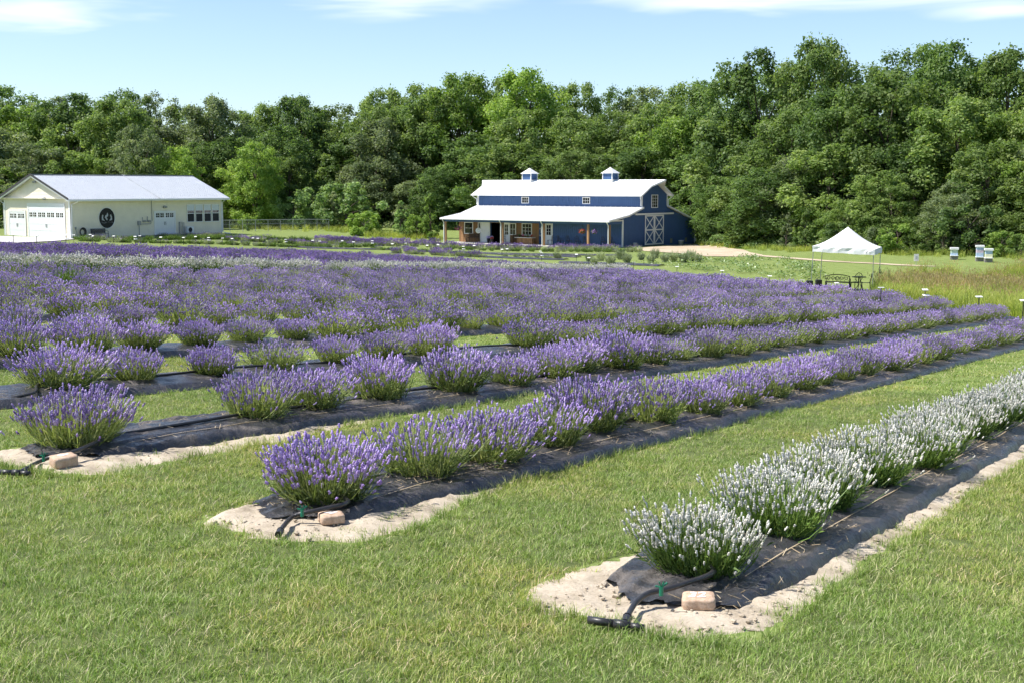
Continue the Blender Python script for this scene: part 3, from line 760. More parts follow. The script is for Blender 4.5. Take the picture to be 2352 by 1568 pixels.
FARP = [lavender(40 + k, n=260, Rr=.43, H=.46, hr=(.019, .027), hl=(.04, .055), nleaf=120, lw=(.014, .02), stemw=.008, lod=1) for k in range(5)]
NEARW = [lavender(50 + k, n=620, Rr=.34, H=.40, hl=(.02, .036), hr=(.0065, .0095), nleaf=1500, upright=.96) for k in range(4)]
MIDW = [lavender(60 + k, n=520, Rr=.44, H=.48, hr=(.018, .026), hl=(.035, .05), nleaf=150, lw=(.007, .011), stemw=.005, lod=1) for k in range(4)]
GREENB = [lavender(70 + k, n=150, Rr=.3, H=.38, nleaf=420, lw=(.007, .012), stemw=.005, bare=1.0) for k in range(3)]
for f_, b_ in NEARP + MIDP: withmat(f_, 'lavleaf'); withmat(b_, 'bloom')
for f_, b_ in NEARW + MIDW: withmat(f_, 'lavgreen'); withmat(b_, 'bloom_white')
for f_, b_ in GREENB: withmat(f_, 'lavgreen')

def bush(kind, x, y, z, sc, rz, label, group, cat='lavender bush', name='lavender_bush'):
    e = empty(name, (x, y, z), rz); e.scale = sc if isinstance(sc, tuple) else (sc, sc, sc)
    f_, b_ = kind
    link('foliage', f_, None, e)
    if b_ is not None: link('blossoms', b_, None, e)
    return tag(e, label, cat, group)
FIRST = {0: [6.48, 7.62, 8.58, 9.85, 11.0, 12.1], 1: [6.6, 7.66, 8.54, 9.58, 10.6, 11.7], 2: [6.88, 8.92, 9.78, 10.9, 12.15, 13.3], 3: [8.95, 10.0, 11.1, 12.25, 13.4, 14.5, 15.45, 18.3]}
plants = []          # (row, a, q, x, y)
for i in range(NROW):
    q0 = Q0 + DQ * i
    lst = list(FIRST.get(i, []))
    a = lst[-1] + 1.05 if lst else 7.0 + rng.uniform(0, .6)
    while a < row_end(i):
        if not (i >= 4 and rng.uniform() < .008): lst.append(a + rng.normal(0, .07))
        a += 1.04
    for a in lst:
        q = q0 + rng.normal(0, .05)
        x, y = aq2xy(a, q)
        u = CX + F_PX * x / y
        if -330 < u < 2700: plants.append((i, a, q, x, y, u))
white_rows = {0, 11}
purple = sorted([p for p in plants if p[0] not in white_rows], key=lambda p: p[4])
inview = [p for p in purple if -60 < p[5] < 2400]
chosen = inview[:300]; cset = set(id(p) for p in chosen)
rest = [p for p in purple if id(p) not in cset]
cnt = {}
for p in sorted(chosen, key=lambda p: (p[0], p[1])):
    i, a, q, x, y, u = p
    cnt[i] = cnt.get(i, 0) + 1
    kinds = NEARP if y < 21 else MIDP
    sc = rng.uniform(.82, 1.12)
    if cnt[i] <= 3 and i < 3: sc = (1.0, .98, 1.02)[cnt[i] - 1]
    where = 'from the brick end' if i in (1, 2) else 'from the left'
    bush(kinds[rng.integers(0, len(kinds))], x, y, bush_z(i, a, q) - .01, (sc * rng.uniform(.94, 1.1), sc * rng.uniform(.94, 1.1), sc * rng.uniform(.92, 1.06)), rng.uniform(0, 6.28),
         '%s purple lavender bush %s in the %s' % (ordinal(cnt[i]), where, ROWNAME[i]), 'purple lavender bushes planted in rows')
cnt = {}
for p in sorted([p for p in plants if p[0] in white_rows], key=lambda p: (p[0], p[1])):
    i, a, q, x, y, u = p
    if not (-60 < u < 2460) : continue
    cnt[i] = cnt.get(i, 0) + 1
    kinds = NEARW if y < 21 else MIDW
    sc = rng.uniform(.92, 1.1) * (1.0 if i == 0 else 1.25)
    bush(kinds[rng.integers(0, 4)], x, y, bush_z(i, a, q) - .01, sc, rng.uniform(0, 6.28),
         '%s white lavender bush from %s in the %s' % (ordinal(cnt[i]), 'the brick end' if i == 0 else 'the left', ROWNAME[i]), 'white lavender bushes planted in rows')
# the far rows, past counting, as one mass
far_src = [joined('lavender_mass', *k, ['lavleaf', 'bloom']) for k in MIDP[:3]] + [joined('lavender_mass', *k, ['lavleaf', 'bloom']) for k in FARP] + [joined('lavender_mass', *k, ['lavleaf', 'bloom_far']) for k in FARP]
P = np.array([(p[3], p[4], bush_z(p[0], p[1], p[2]) - .01) for p in rest]); n = len(P)
idx = np.array([(rng.integers(0, 3) if p[4] < 34 else 3 + rng.integers(0, 5)) if p[0] < 12 else 8 + rng.integers(0, 5) for p in rest])
scatter('lavender_mass', far_src, P, np.stack([np.zeros(n), np.zeros(n), rng.uniform(0, 6.28, n)], 1), rng.uniform(.92, 1.22, n), idx, 'dense purple mass of lavender filling the far rows of the field', 'lavender')
# odd ones out
p = at(155, 668); bush(GREENB[0], p[0], p[1], p[2] + .08, 1.5, .3, 'dark green lavender bush without flowers amid the purple rows', None)
p = at(965, 803); bush(GREENB[1], p[0], p[1], p[2] + .08, .42, 1.3, 'tiny young lavender plant in the gap of the third purple row', None)

# ------------------------------------------------------------------ blue barn
BAZ = R(37)
G2 = np.array([math.sin(BAZ), math.cos(BAZ)])
BARN_RZ = math.atan2(G2[1], G2[0])
BX, BY, BZ = 8.94, 120.0, -5.6
barn = empty('barn', (BX, BY, BZ), BARN_RZ)
tag(barn, 'blue barn with white metal roofs, raised centre and two cupolas', 'barn')
LN = 19.6
# local x runs into the barn along its gable end, local y along its length, z up
prof = [(2.2, -.6), (15.9, -.6), (15.9, 2.02), (10.3, 3.55), (10.3, 4.78), (7.95, 5.96), (5.6, 4.78), (5.6, 3.48), (2.9, 2.76), (2.2, 2.66)]
def top_at(s):
    pts = [(2.2, 2.68), (2.9, 2.76), (5.599, 3.48), (5.6, 4.78), (7.95, 5.96), (10.3, 4.78), (10.301, 3.55), (15.9, 2.02)]
    return float(np.interp(s, [p[0] for p in pts], [p[1] for p in pts]))
for yy, sg in ((LN, -1), (0.0, 1)):
    gw = MB()
    vs = [(s, yy, z) for s, z in prof] + [(s, yy + .12 * sg, z) for s, z in prof]; n = len(prof)
    gw.add(vs, [tuple(range(n)), tuple(reversed(range(n, 2 * n)))] + [(k, n + k, n + (k + 1) % n, (k + 1) % n) for k in range(n)])
    if sg < 0: gw.build('end_wall', 'blue', barn)
for k in range(60):       # raised ribs of the steel siding
    s = 2.33 + .23 * k
    if s < 15.85: gw.box(s, s + .035, -.018, .01, -.6, top_at(s + .017) - .06)
gw.build('end_wall', 'blue', barn)
fw = MB()
for a, b in ((.12, 14.12), (15.51, LN - .12)): fw.box(2.2, 2.32, a, b, -.3, 2.66)
fw.box(2.2, 2.32, 14.12, 15.51, 1.95, 2.66)
for k in range(40):
    y = .2 + .235 * k
    if y < 9.4 and not (7.9 < y < 8.85): fw.box(2.182, 2.21, y, y + .035, -.2, 2.6)
fw.build('porch_wall', 'blue', barn)
up = MB(); up.box(5.6, 5.72, .12, LN + .3, 3.5, 4.74); up.box(10.18, 10.3, .12, LN + .3, 3.5, 4.74)
for k in range(84): up.box(5.582, 5.61, .2 + .235 * k, .235 + .235 * k, 3.6, 4.7)
up.build('upper_wall', 'blue', barn)
B('back_wall', 'blue', barn, (15.78, 15.9, .12, LN - .12, -.6, 2.0))
def slope_roof(name, prof, y0, y1, mat, parent, th=.10, ribs=.6, ridgey=None, rib_h=.03):
    m = MB()
    for (s0, z0), (s1, z1) in zip(prof[:-1], prof[1:]):
        nrm = Vector((-(z1 - z0), 0, s1 - s0)).normalized()
        if nrm.z < 0: nrm = -nrm
        m.slab([(s0, y0, z0), (s1, y0, z1), (s1, y1, z1), (s0, y1, z0)], th, nrm)
        if ribs:
            y = y0 + .1
            while y < y1:
                m.bar((s0 + nrm.x * .01, y, z0 + nrm.z * .01), (s1 + nrm.x * .01, y, z1 + nrm.z * .01), .05, rib_h * 2, nrm); y += ribs
    return m.build(name, mat, parent)
slope_roof('porch_roof', [(-.38, 2.46), (2.9, 2.90), (5.6, 3.63)], -.22, LN + .35, 'roof_white', barn)
slope_roof('rear_roof', [(10.3, 3.72), (16.35, 2.06)], -.22, LN + .35, 'roof_white', barn)
ur = MB()
for sg in (1, -1):
    ex, rx = 7.95 - sg * 2.92, 7.95
    bx, bz = ex + (rx - ex) * .60, 4.76 + 1.46 * .60
    pts = [(ex, -.35, 4.76), (bx, -.35, bz), (rx, -1.2, 6.22), (rx, LN + 1.5, 6.22), (bx, LN + .65, bz), (ex, LN + .65, 4.76)]
    nrm = Vector((-sg * 1.46, 0, 2.92)).normalized()
    ur.slab(pts, .11, nrm)
    for k in range(34):
        y = -.2 + .6 * k
        ur.bar((ex + nrm.x * .01, y, 4.76 + nrm.z * .01), (rx + nrm.x * .01, y, 6.22 + nrm.z * .01), .05, .05, nrm)
ur.build('upper_roof', 'roof_white', barn)
tr = MB()      # fascias, rake boards, gutters
tr.box(-.45, -.37, -.24, LN + .37, 2.30, 2.45); tr.box(16.34, 16.42, -.24, LN + .37, 1.92, 2.05)
tr.box(4.93, 5.02, -.37, LN + .67, 4.63, 4.75); tr.box(10.88, 10.97, -.37, LN + .67, 4.63, 4.75)
for y in (-.235,):
    for (s0, z0), (s1, z1) in (((-.38, 2.40), (2.9, 2.83)), ((2.9, 2.83), (5.62, 3.56)), ((10.28, 3.64), (16.35, 2.0))):
        tr.bar((s0, y, z0), (s1, y, z1), .05, .16, (0, 1, 0) if False else (0, 0, 1))
for sg in (1, -1):
    ex = 7.95 - sg * 2.92; bx = ex + sg * 2.92 * .6; bz = 4.76 + 1.46 * .6
    tr.bar((ex, -.36, 4.69), (bx, -.36, bz - .07), .05, .15); tr.bar((bx, -.36, bz - .07), (7.95, -1.21, 6.15), .05, .15)
tr.build('roof_trim', 'white', barn)
for bb in ((2.12, 2.32, -.05, .02, -.5, 2.5), (15.8, 15.96, -.05, .02, -.5, 2.0), (5.56, 5.70, -.03, .02, 3.6, 4.74), (10.2, 10.33, -.04, .02, 3.7, 4.74), (5.56, 5.59, LN + .1, LN + .33, 3.6, 4.74), (-.1, 2.15, -.045, -.02, 2.36, 2.46)):
    B('corner_board', 'white', barn, bb)
B('base_trim', 'concrete', barn, (2.32, 15.8, -.045, .0, -.25, -.17))
hd = MB(); hd.box(-.08, .08, -.02, LN + .05, 2.08, 2.30); hd.box(.08, 2.2, -.02, .10, 2.10, 2.36); hd.box(.08, 2.2, LN - .1, LN + .02, 2.10, 2.36); hd.build('porch_beam', 'blue', barn)
B('porch_ceiling', 'white', barn, (.08, 2.2, .1, LN - .1, 2.30, 2.33))
B('porch_floor', 'concrete', barn, (-.35, 2.3, -.2, LN + .2, -.5, -.02))
for k, y in enumerate((.02, 2.35, 7.39, 12.33, 19.55)):
    B('porch_post', 'post_wood', barn, (-.09, .09, y - .09, y + .09, -.3, 2.08))
def downspout(parent, x, y, ztop, zbot, dx=0.0, dy=0.0, r=.05):
    m = MB(); m.tube([(x + dx, y + dy, ztop), (x + dx, y + dy, ztop - .12), (x, y, ztop - .38), (x, y, zbot)], r, 6)
    return m.build('downspout', 'white', parent)
for y in (.0, 7.45, 12.4, 19.6): downspout(barn, -.15, y + .05, 2.36, -.3, -.24, 0)
for x, y, dx in ((5.42, .05, -.42), (10.45, .0, .42)): downspout(barn, x, y - .04, 4.66, 3.70, dx, -.2, .045)
downspout(barn, 5.42, LN + .25, 4.66, 3.72, -.42, .2, .045); downspout(barn, 16.0, -.08, 1.98, -.3, .30, -.05, .05)
# cupolas
for y in (14.9, 5.07):
    c = B('cupola', 'blue', barn, (7.40, 8.50, y - .55, y + .55, 5.75, 6.86))
    for sx in (7.37, 8.45):
        for sy in (y - .58, y + .50): B('corner_board', 'white', c, (sx, sx + .08, sy, sy + .08, 5.8, 6.87))
    B('skirt', 'white', c, (7.36, 7.40, y - .5, y + .5, 5.9, 6.24)); B('skirt', 'white', c, (7.45, 8.45, y - .59, y - .55, 5.8, 6.24))
    rf = MB(); h = .70
    rf.add([(7.95 - h, y - h, 6.85), (7.95 + h, y - h, 6.85), (7.95 + h, y + h, 6.85), (7.95 - h, y + h, 6.85), (7.95, y, 7.45)], [(0, 1, 4), (1, 2, 4), (2, 3, 4), (3, 0, 4), (3, 2, 1, 0)])
    rf.build('roof', 'roof_white', c)
# windows and doors; wall frames: 'L' = long side (faces -x), 'E' = end wall (faces -y)
def wbox(side, o, a0, a1, z0, z1, d0, d1):
    """box on a wall: a along the wall, d outward from it; o = the wall's plane"""
    return (o - d1, o - d0, a0, a1, z0, z1) if side == 'L' else (a0, a1, o - d1, o - d0, z0, z1)
def window(parent, side, o, a0, a1, z0, z1, nx=2, ny=2, glass='glass', fw=.07, name='window'):
    w = MB()
    for b in ((a0, a1, z0, z0 + fw), (a0, a1, z1 - fw, z1), (a0, a0 + fw, z0 + fw, z1 - fw), (a1 - fw, a1, z0 + fw, z1 - fw)): w.box(*wbox(side, o, *b, .0, .07))
    f = w.build(name, 'white', parent)
    B('pane', glass, f, wbox(side, o, a0 + fw, a1 - fw, z0 + fw, z1 - fw, .012, .025))
    if nx > 1 or ny > 1:
        m = MB()
        for k in range(1, nx):
            x = a0 + fw + (a1 - a0 - 2 * fw) * k / nx; m.box(*wbox(side, o, x - .013, x + .013, z0 + fw, z1 - fw, .027, .045))
        for k in range(1, ny):
            z = z0 + fw + (z1 - z0 - 2 * fw) * k / ny; m.box(*wbox(side, o, a0 + fw, a1 - fw, z - .013, z + .013, .028, .047))
        m.build('muntin', 'white', f)
    return f
window(barn, 'L', 5.6, 13.26, 14.18, 3.86, 4.52, 3, 2); window(barn, 'L', 5.6, 5.86, 6.76, 3.86, 4.52, 3, 2)
window(barn, 'E', -.018, 7.28, 8.45, 3.52, 4.78, 3, 4)
# cedar cladding of the shop front
plank = None
openings = [(14.12, 15.51)]
for k in range(40):
    y = 9.56 + .25 * k
    if y > 19.5: break
    lo = 1.95 if 14.0 < y < 15.45 else -.03
    key = lo
    m = MB(); m.box(2.135, 2.182 + (.004 if k % 2 else 0), y, y + .238, lo, 2.3)
    m.build('plank', 'wood', barn)
for z_, (a0, a1, z0, z1, nx, ny) in enumerate(((17.70, 18.82, .80, 1.98, 1, 2), (16.72, 17.05, .80, 1.96, 1, 2), (12.28, 13.06, .80, 1.96, 2, 2), (10.34, 11.56, .80, 1.98, 3, 3))):
    window(barn, 'L', 2.13, a0, a1, z0, z1, nx, ny)
def door(parent, side, o, a0, a1, z0, z1, glass=None, mat='door_white', nx=2, ny=3):
    f = B('door', mat, parent, wbox(side, o, a0, a1, z0, z1, .0, .05))
    m = MB()
    for a, b in ((a0 - .09, a0), (a1, a1 + .09)): m.box(*wbox(side, o, a, b, z0, z1 + .09, .0, .07))
    m.box(*wbox(side, o, a0, a1, z1, z1 + .09, .0, .07)); m.build('frame', 'white', f)
    if glass:
        zz0 = z0 + (z1 - z0) * glass
        B('pane', 'glass', f, wbox(side, o, a0 + .14, a1 - .14, zz0, z1 - .14, .052, .06))
        m = MB()
        for k in range(1, nx):
            x = a0 + .14 + (a1 - a0 - .28) * k / nx; m.box(*wbox(side, o, x - .012, x + .012, zz0, z1 - .14, .062, .075))
        for k in range(1, ny):
            z = zz0 + (z1 - .14 - zz0) * k / ny; m.box(*wbox(side, o, a0 + .14, a1 - .14, z - .012, z + .012, .063, .077))
        m.build('muntin', 'white', f)
    m = MB(); ah = a0 + .08
    m.blob([(o - .09 if side == 'L' else ah), (ah if side == 'L' else o - .09), z0 + .95], .035, 1, .02); m.build('handle', 'metal', f)
    return f
door(barn, 'L', 2.13, 15.62, 16.70, .0, 1.96); door(barn, 'L', 2.13, 13.12, 13.80, .0, 1.95, .42); door(barn, 'L', 2.18, 7.98, 8.75, .0, 2.0, .45)
rm = MB(); rm.box(2.33, 5.4, 12.5, 17.0, -.05, 0.0); rm.box(5.3, 5.4, 12.5, 17.0, 0, 2.6); rm.box(2.33, 5.4, 12.45, 12.5, 0, 2.6); rm.box(2.33, 5.4, 17.0, 17.05, 0, 2.6); rm.box(2.33, 5.4, 12.5, 17, 2.6, 2.65)
rm.build('shop_interior', 'dark_room', barn)
m = MB()
for k in range(7): m.box(4.9, 5.25, 14.0 + .25 * k, 14.2 + .25 * k, .5 + .2 * (k % 3), .75 + .22 * (k % 3))
m.build('shop_shelf', 'fence_wood', barn)
# sliding barn doors with crosses
bd = empty('sliding_door', (0, 0, 0), 0, barn)
for a0, a1 in ((6.05, 7.78), (7.82, 9.55)):
    leaf = B('door_leaf', 'blue', bd, (a0, a1, -.09, -.04, .0, 2.84))
    w = MB(); t_ = .13
    w.box(a0, a0 + t_, -.115, -.092, 0, 2.84); w.box(a1 - t_, a1, -.115, -.092, 0, 2.84)
    for z in (0, 1.36, 2.71): w.box(a0 + t_, a1 - t_, -.115, -.092, z, z + t_)
    for z0, z1 in ((t_, 1.36), (1.49, 2.71)):
        w.bar((a0 + t_, -.104, z0), (a1 - t_, -.104, z1), .022, .10, (0, 0, 1)); w.bar((a0 + t_, -.101, z1), (a1 - t_, -.101, z0), .022, .10, (0, 0, 1))
    w.build('door_brace', 'white', bd)
B('door_track', 'white', bd, (4.3, 11.4, -.15, -.03, 2.87, 3.03))
for a in (10.95, 13.85): B('wall_vent', 'vent_tan', barn, (a, a + .42, -.045, -.02, .06, .48))
# wall art between the shop and the door
m = MB()
for k, z in enumerate((1.65, 1.3, .98)): m.blob((2.15, 9.1 + .12 * (k % 2), z), .13, k, .35, .9); m.blob((2.15, 9.35 - .1 * (k % 2), z - .15), .10, k + 7, .35, .9)
m.build('wall_ornament', 'emblem_grey', barn)

def blpt(s, L, z=0.0):
    """barn-local spot to world"""
    l2 = np.array([-G2[1], G2[0]])
    p = np.array([BX, BY]) + G2 * s + l2 * L
    return (float(p[0]), float(p[1]), BZ + z)
def leafclump(name, c, r, n, size, seed, sq=1.0, mats='leaf_mid', parent=None):
    g = np.random.default_rng(seed)
    d = g.normal(0, 1, (n, 3)); d /= np.linalg.norm(d, axis=1)[:, None]
    p = d * r * g.uniform(.55, 1.0, (n, 1)) * [1, 1, sq] + np.array(c)
    return link(name, leafmesh(name, p, d * .6 + g.normal(0, .5, (n, 3)) + [0, 0, .4], g.uniform(.7, 1.3, n) * size, g), mats, parent)
def leafmesh(name, P, N, S, g, ratio=1.5, rnd=None):
    n = len(P)
    N = N / (np.linalg.norm(N, axis=1)[:, None] + 1e-9)
    u = np.cross(N, g.normal(0, 1, (n, 3))); u /= np.linalg.norm(u, axis=1)[:, None] + 1e-9; w = np.cross(N, u)
    s = np.asarray(S)[:, None] / 2
    V = np.stack([P - u * s * ratio, P + w * s - N * s * .25, P + u * s * ratio, P - w * s + N * s * .15], 1).reshape(-1, 3)
    return npmesh(name, V, np.arange(n)[:, None] * 4 + np.arange(4)[None], np.repeat(g.uniform(0, 1, n) if rnd is None else rnd, 4))
def basket(s, L, ztop, fl, label, seed):
    x, y, z = blpt(s, L, ztop)
    e = empty('hanging_basket', (x, y, z - .85), 0)
    m = MB(); m.lathe([(.08, 0), (.17, .08), (.2, .2)], 12); m.build('pot', 'brown', e)
    m = MB()
    for k in range(3):
        a = 2.1 * k; m.tube([(.19 * math.cos(a), .19 * math.sin(a), .2), (0, 0, .62), (0, 0, .85)], .006, 4)
    m.build('wire', 'black', e)
    leafclump('foliage', (0, 0, .18), .30, 160, .09, seed, .8, 'leaf_dark', e)
    leafclump('flowers', (0, 0, .20), .33, 120, .09, seed + 1, .75, fl, e)
    tag(e, label, 'hanging basket', 'hanging flower baskets under the barn porch')
basket(.0, 3.0, 2.08, 'flower_red', 'hanging basket of red and orange flowers just left of the bare timber post', 5)
basket(.0, 1.7, 2.08, 'flower_purple', 'hanging basket of purple flowers just right of the bare timber post', 8)
basket(.5, 18.35, 2.08, 'flower_pink', 'hanging basket of dusky pink flowers before the shop window', 11)
basket(.3, 19.3, 2.08, 'leaf_dark', 'dark hanging basket at the left corner of the porch', 14)
def bench(name, loc, rz, length, mat, label, slat=True, h=.86, group=None):
    e = empty(name, loc, rz)
    m = MB()
    for k in range(5): m.box(-length / 2, length / 2, -.22 + .09 * k, -.15 + .09 * k, .42, .45)
    m.build('seat', mat, e)
    m = MB()
    for k in range(4): m.bar((-length / 2, .23 + .02 * k, .52 + .095 * k), (length / 2, .23 + .02 * k, .52 + .095 * k), .02, .075)
    m.build('backrest', mat, e)
    for sx in (-1, 1):
        x = sx * (length / 2 - .03)
        for y0 in (-.2, .22):
            mm = MB(); mm.bar((x, y0 * 1.1, 0), (x, y0, .43 if y0 < 0 else h), .045, .045, (0, 1, 0)); mm.build('leg', mat, e)
        mm = MB(); mm.tube([(x, -.2, .42), (x, -.22, .62), (x, -.05, .65), (x, .24, .64)], .02, 5); mm.build('armrest', mat, e)
    return tag(e, label, 'bench', group)
bench('porch_bench', blpt(1.75, 17.45), BARN_RZ - R(90), 1.35, 'brown', 'brown bench on the porch under the shop window')
bench('porch_bench', blpt(1.75, 12.0), BARN_RZ - R(90), 1.1, 'brown', 'brown bench on the porch right of the glazed white door')
def metal_chair(name, loc, rz, label, round_back=False, group=None, mat='black'):
    e = empty(name, loc, rz)
    m = MB()
    for k in range(5): m.box(-.2, .2, -.2 + .082 * k, -.135 + .082 * k, .43, .45)
    m.box(-.21, .21, -.22, -.2, .40, .45); m.box(-.21, .21, .2, .22, .40, .45); m.build('seat', mat, e)
    for sx in (-.19, .19):
        mm = MB(); mm.tube([(sx, -.2, .43), (sx * 1.1, -.22, .2), (sx * 1.1, -.25, 0)], .02, 5); mm.build('leg', mat, e)
        mm = MB(); mm.tube([(sx, .2, .43), (sx * 1.1, .22, .2), (sx * 1.1, .28, 0)], .02, 5); mm.build('leg', mat, e)
    m = MB()
    if round_back:
        m.tube([(.2 * math.cos(a), .22 + .06 * math.sin(a), .68 + .22 * math.sin(a)) for a in np.linspace(-.9, math.pi + .9, 18)], .018, 5)
        m.tube([(-.12, .22, .46), (-.12, .22, .55)], .016, 5); m.tube([(.12, .22, .46), (.12, .22, .55)], .016, 5)
        for k in range(6):
            a = k * math.pi / 3; m.tube([(0, .24, .68), (.09 * math.cos(a), .24, .68 + .09 * math.sin(a)), (.16 * math.cos(a + .5), .25, .68 + .17 * math.sin(a + .5))], .009, 4)
    else:
        m.tube([(-.19, .2, .44), (-.19, .27, .75), (-.12, .29, .90), (.12, .29, .90), (.19, .27, .75), (.19, .2, .44)], .018, 5)
        for x in (-.09, 0, .09): m.tube([(x, .21, .46), (x * .7, .28, .89)], .01, 4)
        m.tube([(-.18, .25, .65), (.18, .25, .65)], .01, 4)
    m.build('backrest', mat, e)
    return tag(e, label, 'chair', group)
metal_chair('porch_chair', blpt(1.5, 13.5), BARN_RZ + R(170), 'thin black metal chair in front of the glazed white porch door')
metal_chair('porch_chair', blpt(1.5, 7.75), BARN_RZ + R(200), 'black scrolled chair at the right white door of the porch', True)
for k, L in enumerate((6.6, 5.6, 4.6, 3.6, 1.6, .8)):
    metal_chair('porch_chair', blpt(1.6, L), BARN_RZ + R(90 + 15 * (k % 3 - 1)), '%s black chair from the left along the shaded blue porch wall' % ordinal(k + 1), False, 'black chairs along the blue porch wall')
e = empty('porch_counter', blpt(1.35, 10.5), BARN_RZ); tag(e, 'wooden bar counter with a pale top under the gridded shop window', 'counter')
B('top', 'concrete', e, (-.5, .2, -1.0, 1.05, .60, .65)); 
for k in range(8): B('board', 'wood', e, (-.25, -.2, -.9 + .23 * k, -.68 + .23 * k, .0, .60))
m = MB(); m.box(-.195, .15, -.9, .92, 0, .595); m.build('cabinet', 'wood', e)
for k, (dy, mt) in enumerate(((-.75, 'flower_red'), (-.3, 'leaf_dark'), (.3, 'flower_pink'), (.75, 'leaf_dark'))):
    x, y, z = blpt(1.25, 10.5 + dy, .65); e = empty('counter_pot', (x, y, z)); m = MB(); m.lathe([(.05, 0), (.075, .12), (.07, .13)], 10); m.build('pot', 'brown', e)
    leafclump('foliage', (0, 0, .2), .12, 40, .06, 30 + k, .9, mt, e); tag(e, '%s small potted plant from the left on the porch counter' % ordinal(4 - k), 'pot plant', 'pots on the counter')
x, y, z = blpt(1.2, 16.3); e = empty('garden_spinner', (x, y, z)); m = MB(); m.tube([(0, 0, 0), (0, 0, 1.1)], .015, 6); m.build('pole', 'black', e)
m = MB()
for k in range(10):
    a = .628 * k; m.blob((.24 * math.cos(a) * .8, -.05, 1.2 + .2 * math.sin(a)), .10, k, .2, .8)
m.blob((0, -.05, 1.2), .12, 44, .2); m.build('petals', 'water_white', e); tag(e, 'silvery flower spinner on a thin pole before the white porch door', 'ornament')
for k, (L, fl, lab) in enumerate(((15.35, 'flower_lilac', 'pale lilac flower pot standing left in the open shop doorway'), (14.75, 'flower_lilac', 'pale lilac flower pot in the middle of the open shop doorway'), (14.5, 'flower_red', 'bright red flower pot in the open shop doorway'))):
    x, y, z = blpt(1.6 - .25 * k, L); e = empty('flower_pot', (x, y, z)); m = MB(); m.lathe([(.12, 0), (.17, .38), (.18, .42)], 12); m.build('pot', 'black', e)
    leafclump('flowers', (0, 0, .56 if k < 2 else .48), .22, 110, .09, 60 + k, .6, fl, e); tag(e, lab, 'flower pot', 'flower pots in the shop doorway')
def bucket(x, y, z, r, h, label, mat='water_white'):
    e = empty('bucket', (x, y, z)); m = MB(); m.lathe([(r * .82, 0), (r, h), (r * 1.06, h), (r * 1.06, h - .03), (r * .9, h - .04)], 14); m.build('pail', mat, e, True)
    m = MB(); m.tube([(r * math.cos(a), .02, h * .9 - r * .8 * math.sin(a) * .6) for a in np.linspace(0, math.pi, 9)], .008, 4); m.build('handle', 'metal', e); tag(e, label, 'bucket')
x, y, z = blpt(3.85, -.35); bucket(x, y, gz(x, y), .17, .38, 'small grey-white bucket at the foot of the barn end, left of the crossed doors')
x, y, z = blpt(12.2, -.55); bucket(x, y, gz(x, y), .26, .46, 'large white bucket at the foot of the barn end, right of the crossed doors')

# ------------------------------------------------------------------ cream workshop
HX, HY, HZ = -37.4, 111.0, -4.5
house = empty('workshop', (HX, HY, HZ), BARN_RZ)
tag(house, 'cream-sided workshop building with pale grey metal roof and garage doors', 'building')
HL, HW, EV_, RZ_ = 16.45, 9.7, 3.46, 5.38
sd = MB(); c = .115; k = 0
z = .12
while z < EV_:                      # lapped boards of the long side, each course leaning out at its foot
    z1 = min(z + c, EV_)
    sd.add([(0, -.03, z), (HL, -.03, z), (HL, 0, z1), (0, 0, z1), (0, 0, z), (HL, 0, z)], [(0, 1, 2, 3), (0, 4, 5, 1)]); z = z1
sd.box(0, HL, .002, .15, -.3, EV_); sd.build('side_wall', 'cream', house)
ge = MB()
z = .12
while z < RZ_ - .1:
    z1 = min(z + c, RZ_ - .1)
    t0 = 0 if z < EV_ else (z - EV_) / (RZ_ - EV_) * HW / 2; t1 = 0 if z1 < EV_ else (z1 - EV_) / (RZ_ - EV_) * HW / 2
    ge.add([(-.03, t0, z), (-.03, HW - t0, z), (0, HW - t1, z1), (0, t1, z1)], [(3, 2, 1, 0)]); z = z1
ge.add([(.01, 0, -.3), (.01, HW, -.3), (.01, HW, EV_), (.01, HW / 2, RZ_ - .05), (.01, 0, EV_), (.15, 0, -.3), (.15, HW, -.3), (.15, HW, EV_), (.15, HW / 2, RZ_ - .05), (.15, 0, EV_)],
       [(4, 3, 2, 1, 0), (5, 6, 7, 8, 9)])
ge.add([(HL - .01, 0, -.3), (HL - .01, HW, -.3), (HL - .01, HW, EV_), (HL - .01, HW / 2, RZ_ - .05), (HL - .01, 0, EV_)], [(0, 1, 2, 3, 4)])
ge.build('gable_wall', 'cream', house)
B('rear_wall', 'cream', house, (0, HL, HW - .15, HW, -.3, EV_))
B('footing', 'block', house, (-.01, HL + .02, -.03, HW, -.7, .13))
rf = MB()
for sg in (1, -1):
    y0 = HW / 2 - sg * (HW / 2 + .5); z0 = RZ_ - (RZ_ - EV_) * (HW / 2 + .5) / (HW / 2) + .12
    nrm = Vector((0, -sg * (RZ_ + .1 - z0), HW / 2 + .5)).normalized()
    rf.slab([(-.45, y0, z0), (HL + .65, y0, z0), (HL + .65, HW / 2, RZ_ + .1), (-.45, HW / 2, RZ_ + .1)], .08, nrm)
    for k in range(76):
        x = -.4 + .23 * k; rf.bar((x, y0 + nrm.y * .008, z0 + nrm.z * .008), (x, HW / 2 + nrm.y * .008, RZ_ + .1 + nrm.z * .008), .03, .03, nrm)
rf.build('roof', 'roof_grey', house)
z0 = RZ_ - (RZ_ - EV_) * (HW / 2 + .5) / (HW / 2) + .12
B('ridge_cap', 'greymetal', house, (-.46, HL + .66, HW / 2 - .12, HW / 2 + .12, RZ_ + .10, RZ_ + .15))
m = MB(); m.bar((9.0, -.5, z0 + .05), (9.0, HW / 2, RZ_ + .15), .07, .05, (0, 0, 1)); m.build('roof_seam', 'roof_grey', house)
m = MB()
